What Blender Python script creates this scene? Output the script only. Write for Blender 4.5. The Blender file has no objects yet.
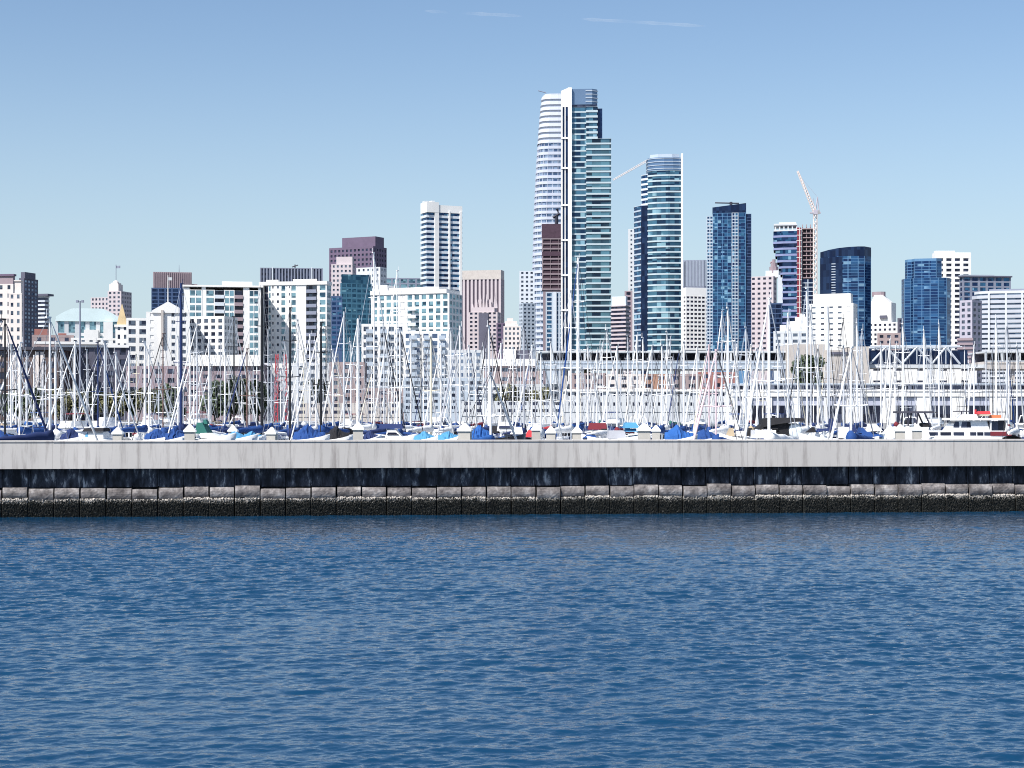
import bpy, math, random
import numpy as np
from mathutils import Vector
R = math.radians
scene = bpy.context.scene
F = 1740.0; EYE = 4.0; HOR = 415.0

# ------------------------------------------------------------------ camera, sky, sun, exposure
cd = bpy.data.cameras.new('camera'); cam = bpy.data.objects.new('camera', cd)
scene.collection.objects.link(cam); scene.camera = cam
cam.location = (0, 0, EYE); cam.rotation_euler = (R(90), 0, 0)
cd.sensor_width = 36; cd.lens = F/1024*36; cd.shift_y = (HOR-384)/1024
cd.clip_start = 0.5; cd.clip_end = 90000
SUN_EL, SUN_AZ = 50.0, 222.0        # azimuth clockwise from +Y
w = bpy.data.worlds.new('World'); scene.world = w; w.use_nodes = True
nt = w.node_tree; bg = nt.nodes['Background']
sky = nt.nodes.new('ShaderNodeTexSky'); sky.sky_type = 'NISHITA'; sky.sun_disc = False
sky.sun_elevation = R(SUN_EL); sky.sun_rotation = R(SUN_AZ)
sky.air_density = 1.0; sky.dust_density = 0.7; sky.ozone_density = 3.5; sky.altitude = 0
# pale sea haze low over the horizon
wtc = nt.nodes.new('ShaderNodeTexCoord'); wsp = nt.nodes.new('ShaderNodeSeparateXYZ'); wmr = nt.nodes.new('ShaderNodeMapRange'); wmr.interpolation_type = 'SMOOTHERSTEP'
nt.links.new(wtc.outputs['Generated'], wsp.inputs[0]); nt.links.new(wsp.outputs[2], wmr.inputs[0])
wmr.inputs[1].default_value = -.06; wmr.inputs[2].default_value = .27; wmr.inputs[3].default_value = .85; wmr.inputs[4].default_value = 0
wmx = nt.nodes.new('ShaderNodeMix'); wmx.data_type = 'RGBA'; nt.links.new(wmr.outputs[0], wmx.inputs[0])
nt.links.new(sky.outputs[0], wmx.inputs[6]); wmx.inputs[7].default_value = (4.35, 5.35, 6.0, 1)
nt.links.new(wmx.outputs[2], bg.inputs[0]); bg.inputs[1].default_value = 0.097
sl = bpy.data.lights.new('sun', 'SUN'); sun = bpy.data.objects.new('sun', sl)
scene.collection.objects.link(sun)
sl.energy = 5.0; sl.angle = R(0.53); sl.color = (1, .965, .91)
sd_ = Vector((math.sin(R(SUN_AZ))*math.cos(R(SUN_EL)), math.cos(R(SUN_AZ))*math.cos(R(SUN_EL)), math.sin(R(SUN_EL))))
sun.rotation_euler = sd_.to_track_quat('Z', 'Y').to_euler()
scene.view_settings.view_transform = 'Standard'; scene.view_settings.look = 'None'
scene.view_settings.exposure = 0.5; scene.view_settings.gamma = 1
scene.cycles.max_bounces = 6; scene.cycles.pixel_filter_type = 'BLACKMAN_HARRIS'; scene.cycles.filter_width = 1.05; scene.cycles.use_denoising = True

# ------------------------------------------------------------------ helpers
rnd = random.Random(11)
def X(px, Y): return (px-512)*Y/F
def Z(py, Y): return EYE+(HOR-py)*Y/F
def c4(c): return (c[0], c[1], c[2], 1)
MATS = {}
def mat(name, col, rough=.7, var=.1, scale=.6, metal=0, spec=.4, bump=0, stretch=None):
    if name in MATS: return MATS[name]
    m = bpy.data.materials.new(name); m.use_nodes = True; t = m.node_tree; b = t.nodes['Principled BSDF']
    b.inputs['Roughness'].default_value = rough; b.inputs['Metallic'].default_value = metal
    b.inputs['Specular IOR Level'].default_value = spec
    tc = t.nodes.new('ShaderNodeTexCoord'); n = t.nodes.new('ShaderNodeTexNoise')
    n.inputs['Scale'].default_value = scale; n.inputs['Detail'].default_value = 5
    src = tc.outputs['Object']
    if stretch:
        mp = t.nodes.new('ShaderNodeMapping'); mp.inputs['Scale'].default_value = stretch
        t.links.new(src, mp.inputs[0]); src = mp.outputs[0]
    t.links.new(src, n.inputs['Vector'])
    mx = t.nodes.new('ShaderNodeMix'); mx.data_type = 'RGBA'
    t.links.new(n.outputs['Fac'], mx.inputs[0])
    mx.inputs[6].default_value = c4([max(0, x*(1-2.2*var)) for x in col])
    mx.inputs[7].default_value = c4([min(.92, x*(1+1.6*var)) for x in col])
    t.links.new(mx.outputs[2], b.inputs['Base Color'])
    if bump:
        bp = t.nodes.new('ShaderNodeBump'); bp.inputs['Strength'].default_value = bump; bp.inputs['Distance'].default_value = .02
        t.links.new(n.outputs['Fac'], bp.inputs['Height']); t.links.new(bp.outputs[0], b.inputs['Normal'])
    MATS[name] = m; return m
def glass(name, c1, c2, pane=(2.2, 2.2, 3.2), metal=.65, rough=.12, lit=.5, wob=.035, c3=None, f3=.12):
    """coated facade glass: each pane has its own tint (blinds, rooms, reflections put into the colour) and its own tiny tilt"""
    if name in MATS: return MATS[name]
    m = bpy.data.materials.new(name); m.use_nodes = True; t = m.node_tree; b = t.nodes['Principled BSDF']
    N = t.nodes.new; L = t.links.new
    tc = N('ShaderNodeTexCoord'); oi = N('ShaderNodeObjectInfo')
    ad = N('ShaderNodeVectorMath'); ad.operation = 'MULTIPLY_ADD'
    L(tc.outputs['Object'], ad.inputs[0]); ad.inputs[1].default_value = [1/p for p in pane]; ad.inputs[2].default_value = (.313, .217, .173)
    fl = N('ShaderNodeVectorMath'); fl.operation = 'FLOOR'; L(ad.outputs[0], fl.inputs[0])
    a2 = N('ShaderNodeVectorMath'); a2.operation = 'ADD'; L(fl.outputs[0], a2.inputs[0])
    cx = N('ShaderNodeCombineXYZ'); L(oi.outputs['Random'], cx.inputs[0]); L(cx.outputs[0], a2.inputs[1])
    wn = N('ShaderNodeTexWhiteNoise'); L(a2.outputs[0], wn.inputs['Vector'])
    big = N('ShaderNodeTexNoise'); big.inputs['Scale'].default_value = .06; big.inputs['Detail'].default_value = 3
    L(tc.outputs['Object'], big.inputs['Vector'])
    av = N('ShaderNodeMath'); av.operation = 'MULTIPLY_ADD'; L(big.outputs['Fac'], av.inputs[0]); av.inputs[1].default_value = .9
    L(wn.outputs['Value'], av.inputs[2])
    rp = N('ShaderNodeValToRGB'); L(av.outputs[0], rp.inputs[0])
    hv = N('ShaderNodeMath'); hv.operation = 'MULTIPLY'; L(av.outputs[0], hv.inputs[0]); hv.inputs[1].default_value = .52
    L(hv.outputs[0], rp.inputs[0])
    e = rp.color_ramp.elements; e[0].position = max(.02, lit-.18); e[0].color = c4(c1); e[1].position = min(.98, lit+.2); e[1].color = c4(c2)
    if c3:
        x = rp.color_ramp.elements.new(min(.97, lit+.22)); x.color = c4(c3)
    L(rp.outputs[0], b.inputs['Base Color'])
    b.inputs['Metallic'].default_value = metal; b.inputs['Roughness'].default_value = rough
    ge = N('ShaderNodeNewGeometry'); sb = N('ShaderNodeVectorMath'); sb.operation = 'MULTIPLY_ADD'
    L(wn.outputs['Color'], sb.inputs[0]); sb.inputs[1].default_value = (wob*2,)*3; sb.inputs[2].default_value = (-wob,)*3
    a3 = N('ShaderNodeVectorMath'); a3.operation = 'ADD'; L(ge.outputs['Normal'], a3.inputs[0]); L(sb.outputs[0], a3.inputs[1])
    nm = N('ShaderNodeVectorMath'); nm.operation = 'NORMALIZE'; L(a3.outputs[0], nm.inputs[0]); L(nm.outputs[0], b.inputs['Normal'])
    MATS[name] = m; return m

class MB:
    def __init__(s): s.v = []; s.f = []; s.m = []
    def quadbox(s, P, mi=0):
        k = len(s.v); s.v += P
        for a in ((0,3,2,1),(4,5,6,7),(0,1,5,4),(1,2,6,5),(2,3,7,6),(3,0,4,7)):
            s.f.append(tuple(k+i for i in a)); s.m.append(mi)
    def box(s, x0, x1, y0, y1, z0, z1, mi=0):
        s.quadbox([(x0,y0,z0),(x1,y0,z0),(x1,y1,z0),(x0,y1,z0),(x0,y0,z1),(x1,y0,z1),(x1,y1,z1),(x0,y1,z1)], mi)
    def ebox(s, p, u, n, a0, a1, d0, d1, z0, z1, mi=0):
        """box along edge direction u from p, outward n"""
        q = lambda a, d, z: (p[0]+u[0]*a+n[0]*d, p[1]+u[1]*a+n[1]*d, z)
        s.quadbox([q(a0,d1,z0),q(a1,d1,z0),q(a1,d0,z0),q(a0,d0,z0),q(a0,d1,z1),q(a1,d1,z1),q(a1,d0,z1),q(a0,d0,z1)], mi)
    def prism(s, poly, z0, z1, mi=0, caps=True, top=None):
        k = len(s.v); n = len(poly); tp = top or poly
        zz = (lambda i: z1[i]) if isinstance(z1, (list, tuple)) else (lambda i: z1)
        s.v += [(x, y, z0) for x, y in poly]+[(tp[i][0], tp[i][1], zz(i)) for i in range(n)]
        for i in range(n):
            j = (i+1) % n; s.f.append((k+i, k+j, k+n+j, k+n+i)); s.m.append(mi)
        if caps:
            s.f.append(tuple(k+n+i for i in range(n))); s.m.append(mi)
            s.f.append(tuple(k+i for i in reversed(range(n)))); s.m.append(mi)
    def tube(s, pts, rad, sides=6, mi=0):
        pts = [Vector(p) for p in pts]; k = len(s.v); n = len(pts)
        for i, p in enumerate(pts):
            d = (pts[min(i+1, n-1)]-pts[max(i-1, 0)]).normalized()
            a = d.cross(Vector((0, 0, 1)));
            if a.length < .01: a = Vector((1, 0, 0))
            a.normalize(); b = d.cross(a); r = rad[i] if isinstance(rad, (list, tuple)) else rad
            for j in range(sides):
                t = 2*math.pi*j/sides; q = p+a*math.cos(t)*r+b*math.sin(t)*r; s.v.append(tuple(q))
        for i in range(n-1):
            for j in range(sides):
                j2 = (j+1) % sides; s.f.append((k+i*sides+j, k+i*sides+j2, k+(i+1)*sides+j2, k+(i+1)*sides+j)); s.m.append(mi)
        s.f.append(tuple(k+j for j in reversed(range(sides)))); s.m.append(mi)
        s.f.append(tuple(k+(n-1)*sides+j for j in range(sides))); s.m.append(mi)
    def loft(s, rings, mi=0, closed=True, caps=True):
        k = len(s.v); n = len(rings[0])
        for r in rings: s.v += [tuple(p) for p in r]
        for i in range(len(rings)-1):
            for j in range(n if closed else n-1):
                j2 = (j+1) % n; s.f.append((k+i*n+j, k+i*n+j2, k+(i+1)*n+j2, k+(i+1)*n+j)); s.m.append(mi)
        if caps:
            s.f.append(tuple(k+j for j in reversed(range(n)))); s.m.append(mi)
            s.f.append(tuple(k+(len(rings)-1)*n+j for j in range(n))); s.m.append(mi)
    def mesh(s, name, mats):
        me = bpy.data.meshes.new(name); me.from_pydata(s.v, [], s.f)
        ml = mats if isinstance(mats, (list, tuple)) else [mats]
        for m in ml: me.materials.append(m)
        if len(ml) > 1: me.polygons.foreach_set('material_index', s.m)
        return me
    def obj(s, name, mats, parent=None, loc=(0,0,0), smooth=False):
        me = s.mesh(name, mats)
        if smooth: me.polygons.foreach_set('use_smooth', [True]*len(me.polygons))
        return link(name, me, parent, loc)
def link(name, me, parent=None, loc=(0,0,0), rz=0):
    o = bpy.data.objects.new(name, me); scene.collection.objects.link(o)
    o.parent = parent; o.location = loc
    if rz: o.rotation_euler = (0, 0, rz)
    return o
LABELS = {}
def tag(o, label, cat, group=None, kind=None):
    if label: o['label'] = label
    if cat: o['category'] = cat
    if group: o['group'] = group
    if kind: o['kind'] = kind
    return o
def thing(name, label, cat, loc=(0,0,0), rz=0, group=None):
    return tag(link(name, None, None, loc, rz), label, cat, group)
def offset(poly, d):
    n = len(poly); out = []
    for i in range(n):
        p0, p, p1 = Vector(poly[i-1]), Vector(poly[i]), Vector(poly[(i+1) % n])
        a = (p-p0).normalized(); b = (p1-p).normalized()
        na = Vector((a.y, -a.x)); nb = Vector((b.y, -b.x)); m = (na+nb)
        m = m/max(.2, m.length_squared)*2
        out.append((p.x+m.x*d, p.y+m.y*d))
    return out
def rect(x0, x1, y0, y1): return [(x0,y0),(x1,y0),(x1,y1),(x0,y1)]
WM = {}
def facade(root, poly, z0, z1, rows, bay, wf=.6, hf=.6, wall=None, glassm=None, mode='band', sd=.3, pd=None,
           par=.8, piers=True, wallname='wall', winname='window', front=.25, taper=None, cap=100, skip=None, vis=None, base=0, wd=.05):
    """a volume: core, spandrels and piers as ONE wall mesh; glass as one band per storey or one window per bay"""
    pd = sd+.012 if pd is None else pd
    mb = MB(); rh = (z1-z0)/rows; sh = rh*(1-hf)
    T = (lambda z: poly) if taper is None else taper
    if taper is None: mb.prism(poly, base, z1)
    n = len(poly)
    for r in range(rows):
        za = z0+r*rh; P = T(za+rh/2)
        if taper: mb.prism(P, za, za+rh, caps=False)
        if sd > 0 and sh > .02: mb.prism(offset(P, sd), za, za+sh)
        if mode == 'band':
            g = MB(); g.prism(offset(P, wd), za+sh-.02, za+rh+.02, caps=False)
            g.obj(winname+'_band', glassm, root)
    P = T(z1); mb.prism(offset(P, sd+.03), z1, z1+par)
    edges = []
    for i in range(n):
        p, q = poly[i], poly[(i+1) % n]; L = math.hypot(q[0]-p[0], q[1]-p[1])
        u = ((q[0]-p[0])/L, (q[1]-p[1])/L); nn = (u[1], -u[0])
        if nn[1] > front: continue
        edges.append((p, u, nn, L))
        if not piers: continue
        nb = max(1, round(L/bay)); bw = L/nb; pw = bw*(1-wf)
        if taper is None:
            for k in range(nb+1):
                a0 = -pd+.004 if k == 0 else k*bw-pw/2; a1 = L+pd-.004 if k == nb else k*bw+pw/2
                mb.ebox(p, u, nn, a0, a1, -.1, pd, z0, z1-.01)
        else:
            for r in range(rows):
                Pt = T(z0+(r+.5)*rh); pp, qq = Pt[i], Pt[(i+1) % n]; s_ = math.hypot(qq[0]-pp[0], qq[1]-pp[1])/L
                for k in range(nb): mb.ebox(pp, u, nn, (k*bw-pw/2)*s_, (k*bw+pw/2)*s_, -.1, pd, z0+r*rh, z0+(r+1)*rh)
    wo = mb.obj(wallname, wall, root)
    if mode == 'window':
        cnt = 0; rest = MB()
        for r in reversed(range(rows)):
            for (p, u, nn, L) in edges:
                nb = max(1, round(L/bay)); bw = L/nb; ww = bw*wf
                for k in range(nb):
                    if skip and skip(r, k): continue
                    h = rh*hf; key = (round(ww, 2), round(h, 2), glassm.name)
                    a = (k+.5)*bw; zc = z0+(r+1)*rh-h/2
                    if cnt < cap:
                        if key not in WM:
                            m2 = MB(); m2.box(-ww/2, ww/2, -.05, .05, -h/2, h/2); WM[key] = m2.mesh('window', glassm)
                        link(winname, WM[key], root, (p[0]+u[0]*a+nn[0]*.03, p[1]+u[1]*a+nn[1]*.03, zc), math.atan2(u[1], u[0]))
                    else: rest.ebox(p, u, nn, a-ww/2, a+ww/2, -.02, .08, zc-h/2, zc+h/2)
                    cnt += 1
        if rest.v: tag(rest.obj(winname, glassm, root), None, None, kind='stuff')
    return wo
GZ = 2.5
class Bld:
    """building root; corner-turned when th != 0. x0,x1,D,H in metres in its own frame"""
    def __init__(s, name, label, cat, px0, px1, Y, th=0, pc=None, D=None, group=None, face=None):
        k = Y/F; s.Y = Y; s.k = k; s.th = R(th)
        if th == 0:
            s.W = (px1-px0)*k; s.x0, s.x1 = -s.W/2, s.W/2; s.D = D or s.W*.8; px = (px0+px1)/2; s.pc = px
        elif th > 0:
            s.W = (px1-pc)*k/math.cos(s.th); s.D = (pc-px0)*k/math.sin(s.th); s.x0, s.x1 = 0, s.W; px = pc; s.pc = pc
        else:
            s.W = (pc-px0)*k/math.cos(s.th); s.D = (px1-pc)*k/math.sin(-s.th); s.x0, s.x1 = -s.W, 0; px = pc; s.pc = pc
        face = (px1-px0 < 92 and Y >= 500) if face is None else face
        s.root = thing(name, label, cat, (X(px, Y), Y, GZ), s.th-(math.atan((px-512)/F) if face else 0), group)
    def z(s, py): return Z(py, s.Y)-GZ
    def x(s, px): return (px-s.pc)*s.k/math.cos(s.th)
    def rc(s, d=0): return rect(s.x0+d, s.x1-d, d, s.D-d)
    def roofbox(s, px0, px1, pyt, pyb, m, y0=2, y1=None, name='roof_plant_room'):
        mb = MB(); mb.box(s.x(px0), s.x(px1), y0, y1 or s.D*.7, s.z(pyb)-.3, s.z(pyt)); return mb.obj(name, m, s.root)
# ------------------------------------------------------------------ materials
white = mat('white_render', (.78, .77, .75), .75, .07, .12)
white2 = mat('cool_white_render', (.56, .58, .60), .7, .07, .12)
cream = mat('cream_stucco', (.66, .60, .57), .8, .06, .2)
pinkst = mat('pink_stone', (.50, .44, .46), .8, .06, .2)
purple = mat('dark_purple_granite', (.13, .095, .15), .6, .1, .2)
purpled = mat('mauve_granite', (.30, .235, .26), .7, .08, .2)
beige = mat('beige_concrete', (.50, .46, .43), .85, .08, .3)
brick = mat('red_brick', (.34, .15, .13), .85, .15, .5)
brickp = mat('salmon_brick', (.33, .26, .26), .85, .15, .5)
dbrick = mat('dark_brown_brick', (.12, .085, .08), .85, .15, .5)
greym = mat('grey_metal_fins', (.22, .24, .31), .5, .08, .3)
slab = mat('white_slab_edge', (.58, .62, .67), .5, .05, .2)
slabd = mat('grey_slab_edge', (.42, .48, .55), .5, .05, .2)
navyw = mat('navy_mullion', (.06, .10, .20), .4, .08, .3)
tealr = mat('pale_teal_metal_roof', (.62, .74, .75), .4, .05, .2)
goldm = mat('gold_roof', (.55, .42, .24), .5, .08, .5)
dark = mat('dark_steel', (.04, .04, .06), .6, .1, 1)
conc = mat('grey_concrete', (.38, .37, .37), .85, .1, .3)
slate = mat('dark_slate_wall', (.10, .10, .14), .7, .1, .3)
gwin = glass('window_glass', (.02, .025, .05), (.16, .20, .26), (1.2, 1.2, 1.5), .4, .15, .5)
gteal = glass('teal_window_glass', (.03, .07, .11), (.24, .40, .46), (1.5, 1.5, 1.6), .5, .15, .42)
gdark = glass('dark_window_glass', (.012, .014, .03), (.06, .07, .12), (1.5, 1.5, 2), .4, .2, .5)
gnavy = glass('navy_curtain_glass', (.008, .016, .05), (.022, .045, .11), (1.4, 1.4, 3), .6, .15, .5)
gblue = glass('blue_curtain_glass', (.008, .025, .09), (.04, .14, .26), (1.6, 1.6, 1.9), .5, .12, .52, c3=(.24, .42, .55))
gcyan = glass('cyan_curtain_glass', (.008, .03, .07), (.08, .20, .28), (2.4, 2.4, 3.2), .45, .12, .5, c3=(.28, .46, .53))
gmix = glass('teal_striped_glass', (.006, .018, .04), (.13, .27, .33), (5, 5, 3.1), .45, .14, .5)
gpale = glass('pale_curtain_glass', (.07, .11, .20), (.32, .39, .50), (3, 3, 4), .5, .15, .45)
gteal2 = glass('petrol_curtain_glass', (.008, .05, .10), (.05, .14, .21), (1.4, 1.4, 1.8), .5, .15, .5, c3=(.2, .38, .45))
alum = mat('silver_aluminium', (.62, .65, .70), .35, .04, .5, metal=.5)

# ------------------------------------------------------------------ ground, water
def water_mat():
    m = bpy.data.materials.new('bay_water'); m.use_nodes = True; t = m.node_tree; b = t.nodes['Principled BSDF']
    N = t.nodes.new; L = t.links.new
    b.inputs['Base Color'].default_value = (.004, .036, .085, 1); b.inputs['Roughness'].default_value = .03; b.inputs['IOR'].default_value = 1.45; b.inputs['Specular Tint'].default_value = (.58, .82, 1, 1)
    tc = N('ShaderNodeTexCoord')
    def noise(sc, det, st, rot=0, dist=0, rough=.55):
        mp = N('ShaderNodeMapping'); mp.inputs['Scale'].default_value = st; mp.inputs['Rotation'].default_value = (0, 0, rot)
        L(tc.outputs['Object'], mp.inputs[0]); n = N('ShaderNodeTexNoise'); n.inputs['Scale'].default_value = sc
        n.inputs['Detail'].default_value = det; n.inputs['Distortion'].default_value = dist; n.inputs['Roughness'].default_value = rough
        L(mp.outputs[0], n.inputs['Vector']); return n.outputs['Fac']
    a = noise(12, 3, (.8, 1, 1), .12, .6, .6); c = noise(4.5, 3, (.7, 1, 1), -.12, .6); d = noise(.02, 3, (.35, 1, 1), .1, .2)
    m1 = N('ShaderNodeMath'); m1.operation = 'MULTIPLY'; L(a, m1.inputs[0]); m1.inputs[1].default_value = .26
    m2 = N('ShaderNodeMath'); m2.operation = 'MULTIPLY_ADD'; L(c, m2.inputs[0]); m2.inputs[1].default_value = .60; L(m1.outputs[0], m2.inputs[2])
    gust = N('ShaderNodeMapRange'); L(d, gust.inputs[0]); gust.inputs[1].default_value = .3; gust.inputs[2].default_value = .7
    gust.inputs[3].default_value = .7; gust.inputs[4].default_value = 1.35
    m3 = N('ShaderNodeMath'); m3.operation = 'MULTIPLY'; L(m2.outputs[0], m3.inputs[0]); L(gust.outputs[0], m3.inputs[1])
    bp = N('ShaderNodeBump'); bp.inputs['Strength'].default_value = 1; bp.inputs['Distance'].default_value = .03
    L(m3.outputs[0], bp.inputs['Height']); L(bp.outputs[0], b.inputs['Normal'])
    return m
wm = water_mat()
def waves(x, y):
    """short wind chop: many small crossing wave trains"""
    r = np.random.RandomState(5); z = np.zeros_like(x)
    for i in range(80):
        lam = .12*(1.15/.12)**(r.rand()**.95); th_ = R(101)+r.normal(0, .5); k_ = 2*math.pi/lam
        amp = .0165*lam**.86*(.5+r.rand())*(.55 if lam > 3 else 1)
        ph = k_*(x*math.cos(th_)+y*math.sin(th_))+r.rand()*6.283
        ph = ph+.7*np.sin(.23*x+.31*y*(1+.3*r.rand())+r.rand()*6)
        z += amp*(np.sin(ph)+.27*np.sin(2*ph+1.57))
    gust = .85+.28*np.sin(.16*x+.05*y+1)*np.sin(.11*y-.06*x+2)+.14*np.sin(.31*x-.4*y)*np.sin(.23*y+.2*x+1)
    lee = 1-.5*np.clip((y-50)/16, 0, 1)
    return z*.25*gust*lee
nr_, nc_ = 1220, 1240; ya, yb = 14.0, 74.0
vv = np.linspace(0, 1, nr_)[:, None]; uu = np.linspace(-1, 1, nc_)[None, :]
yy = ya*(yb/ya)**vv*np.ones_like(uu); half_ = .32*yy+3; t_ = np.clip((np.abs(uu)-.76)/.24, 0, 1); xx = np.sign(uu)*(half_*np.minimum(np.abs(uu), .76)/.76+half_*.24/.76*t_+34*t_**1.6)
fade = np.clip((1-np.abs(uu))*14, 0, 1)*np.clip(vv*40, 0, 1)*np.clip((1-vv)*60, 0, 1)
zz_ = waves(xx, yy)*fade
co = np.stack([xx, yy, zz_], -1).reshape(-1, 3)
idx = np.arange(nr_*nc_).reshape(nr_, nc_)
q_ = np.stack([idx[:-1, :-1], idx[:-1, 1:], idx[1:, 1:], idx[1:, :-1]], -1).reshape(-1, 4)
ext = np.array([(-30000,-300,0),(30000,-300,0),(30000,310,0),(-30000,310,0)], float); nb_ = len(co)
c0, c1, c2, c3 = idx[0, 0], idx[0, -1], idx[-1, -1], idx[-1, 0]
q_ = np.concatenate([q_, [[nb_, nb_+1, c1, c0], [c1, nb_+1, nb_+2, c2], [c3, c2, nb_+2, nb_+3], [nb_, c0, c3, nb_+3]]])
co = np.concatenate([co, ext]); me = bpy.data.meshes.new('water')
me.vertices.add(len(co)); me.vertices.foreach_set('co', co.ravel()); me.loops.add(q_.size); me.loops.foreach_set('vertex_index', q_.ravel().astype(np.int32))
me.polygons.add(len(q_)); me.polygons.foreach_set('loop_start', (np.arange(len(q_))*4).astype(np.int32)); me.polygons.foreach_set('use_smooth', np.ones(len(q_), bool)); me.update(calc_edges=True)
me.materials.append(wm); tag(link('water', me), None, None, kind='structure')
asph = mat('quay_asphalt', (.16, .16, .16), .9, .15, .05)
mb = MB(); mb.v = [(-30000,300,GZ),(30000,300,GZ),(30000,60000,GZ),(-30000,60000,GZ)]; mb.f = [(0,1,2,3)]; mb.m = [0]
tag(mb.obj('ground', asph), None, None, kind='structure')
mb = MB(); mb.box(-2000, 2000, 298, 300, -3, GZ+.15)
tag(mb.obj('quay_wall', conc), 'long grey concrete quay wall behind the far marina berths', 'quay wall')
# contrails, high and far
ct = bpy.data.materials.new('contrail_vapour'); ct.use_nodes = True; t = ct.node_tree
tr = t.nodes.new('ShaderNodeBsdfTransparent'); df = t.nodes.new('ShaderNodeBsdfDiffuse'); df.inputs[0].default_value = (.8, .8, .8, 1)
ms = t.nodes.new('ShaderNodeMixShader'); nz = t.nodes.new('ShaderNodeTexNoise'); nz.inputs['Scale'].default_value = .0016; nz.inputs['Detail'].default_value = 5
tcx = t.nodes.new('ShaderNodeTexCoord'); t.links.new(tcx.outputs['Object'], nz.inputs['Vector'])
mr = t.nodes.new('ShaderNodeMapRange'); t.links.new(nz.outputs['Fac'], mr.inputs[0]); mr.inputs[1].default_value = .35; mr.inputs[2].default_value = .75; mr.inputs[4].default_value = .09
t.links.new(mr.outputs[0], ms.inputs[0]); t.links.new(tr.outputs[0], ms.inputs[1]); t.links.new(df.outputs[0], ms.inputs[2])
t.links.new(ms.outputs[0], t.nodes['Material Output'].inputs['Surface'])
for (a, b, lab) in (((425,11),(522,16),'short faint white aircraft trail high above the stepped purple tower'), ((582,19),(705,26),'longer faint white aircraft trail above the two tallest glass towers')):
    Yc = 30000; mb = MB(); pts = []
    for i in range(13):
        f = i/12; pts.append((X(a[0]+(b[0]-a[0])*f, Yc), Yc, Z(a[1]+(b[1]-a[1])*f, Yc)))
    mb.tube(pts, [6]+[26+6*math.sin(i*2.1) for i in range(1, 12)]+[6], 8)
    tag(mb.obj('aircraft_trail', ct, smooth=True), lab, 'contrail', kind='stuff')

# ------------------------------------------------------------------ breakwater
capm = mat('breakwater_cap_concrete', (.50, .47, .445), .85, .12, .5, bump=.3, stretch=(1, 1, .25))
def stain(m, amount=.35):
    t = m.node_tree; b = t.nodes['Principled BSDF']; l = b.inputs['Base Color'].links[0].from_socket
    tc = t.nodes.new('ShaderNodeTexCoord'); mp = t.nodes.new('ShaderNodeMapping'); mp.inputs['Scale'].default_value = (2.2, 1, .22)
    n = t.nodes.new('ShaderNodeTexNoise'); n.inputs['Scale'].default_value = 1.6; n.inputs['Detail'].default_value = 7; n.inputs['Roughness'].default_value = .7
    t.links.new(tc.outputs['Object'], mp.inputs[0]); t.links.new(mp.outputs[0], n.inputs['Vector'])
    r = t.nodes.new('ShaderNodeMapRange'); t.links.new(n.outputs['Fac'], r.inputs[0]); r.inputs[1].default_value = .50; r.inputs[2].default_value = .74; r.inputs[4].default_value = amount
    x = t.nodes.new('ShaderNodeMix'); x.data_type = 'RGBA'; x.blend_type = 'MULTIPLY'; t.links.new(r.outputs[0], x.inputs[0]); t.links.new(l, x.inputs[6]); x.inputs[7].default_value = (.45, .42, .42, 1)
    t.links.new(x.outputs[2], b.inputs['Base Color'])
stain(capm, .95)
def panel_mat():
    m = bpy.data.materials.new('shaded_stained_panel'); m.use_nodes = True; t = m.node_tree; b = t.nodes['Principled BSDF']
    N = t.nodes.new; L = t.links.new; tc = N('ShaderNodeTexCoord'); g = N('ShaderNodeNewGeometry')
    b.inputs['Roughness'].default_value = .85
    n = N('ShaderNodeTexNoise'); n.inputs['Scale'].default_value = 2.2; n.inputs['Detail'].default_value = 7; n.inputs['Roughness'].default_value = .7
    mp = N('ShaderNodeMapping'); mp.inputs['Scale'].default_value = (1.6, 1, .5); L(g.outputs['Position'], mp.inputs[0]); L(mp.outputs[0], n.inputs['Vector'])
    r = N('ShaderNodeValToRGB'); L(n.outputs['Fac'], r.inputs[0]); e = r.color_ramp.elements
    e[0].position = .42; e[0].color = (.008, .009, .014, 1); e[1].position = .68; e[1].color = (.50, .50, .52, 1)  # near-black tone puts the cap's shade into the colour, with paler smears
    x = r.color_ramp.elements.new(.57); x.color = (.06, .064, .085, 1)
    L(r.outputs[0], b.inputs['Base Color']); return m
def ledge_mat():
    m = bpy.data.materials.new('weathered_ledge'); m.use_nodes = True; t = m.node_tree; b = t.nodes['Principled BSDF']
    N = t.nodes.new; L = t.links.new; g = N('ShaderNodeNewGeometry'); b.inputs['Roughness'].default_value = .9
    n = N('ShaderNodeTexNoise'); n.inputs['Scale'].default_value = 2.2; n.inputs['Detail'].default_value = 8; n.inputs['Roughness'].default_value = .7
    L(g.outputs['Position'], n.inputs['Vector']); r = N('ShaderNodeValToRGB'); L(n.outputs['Fac'], r.inputs[0]); e = r.color_ramp.elements
    e[0].position = .36; e[0].color = (.07, .06, .06, 1); e[1].position = .70; e[1].color = (.42, .39, .38, 1)
    x = r.color_ramp.elements.new(.52); x.color = (.19, .17, .165, 1)
    L(r.outputs[0], b.inputs['Base Color']); return m
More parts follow.
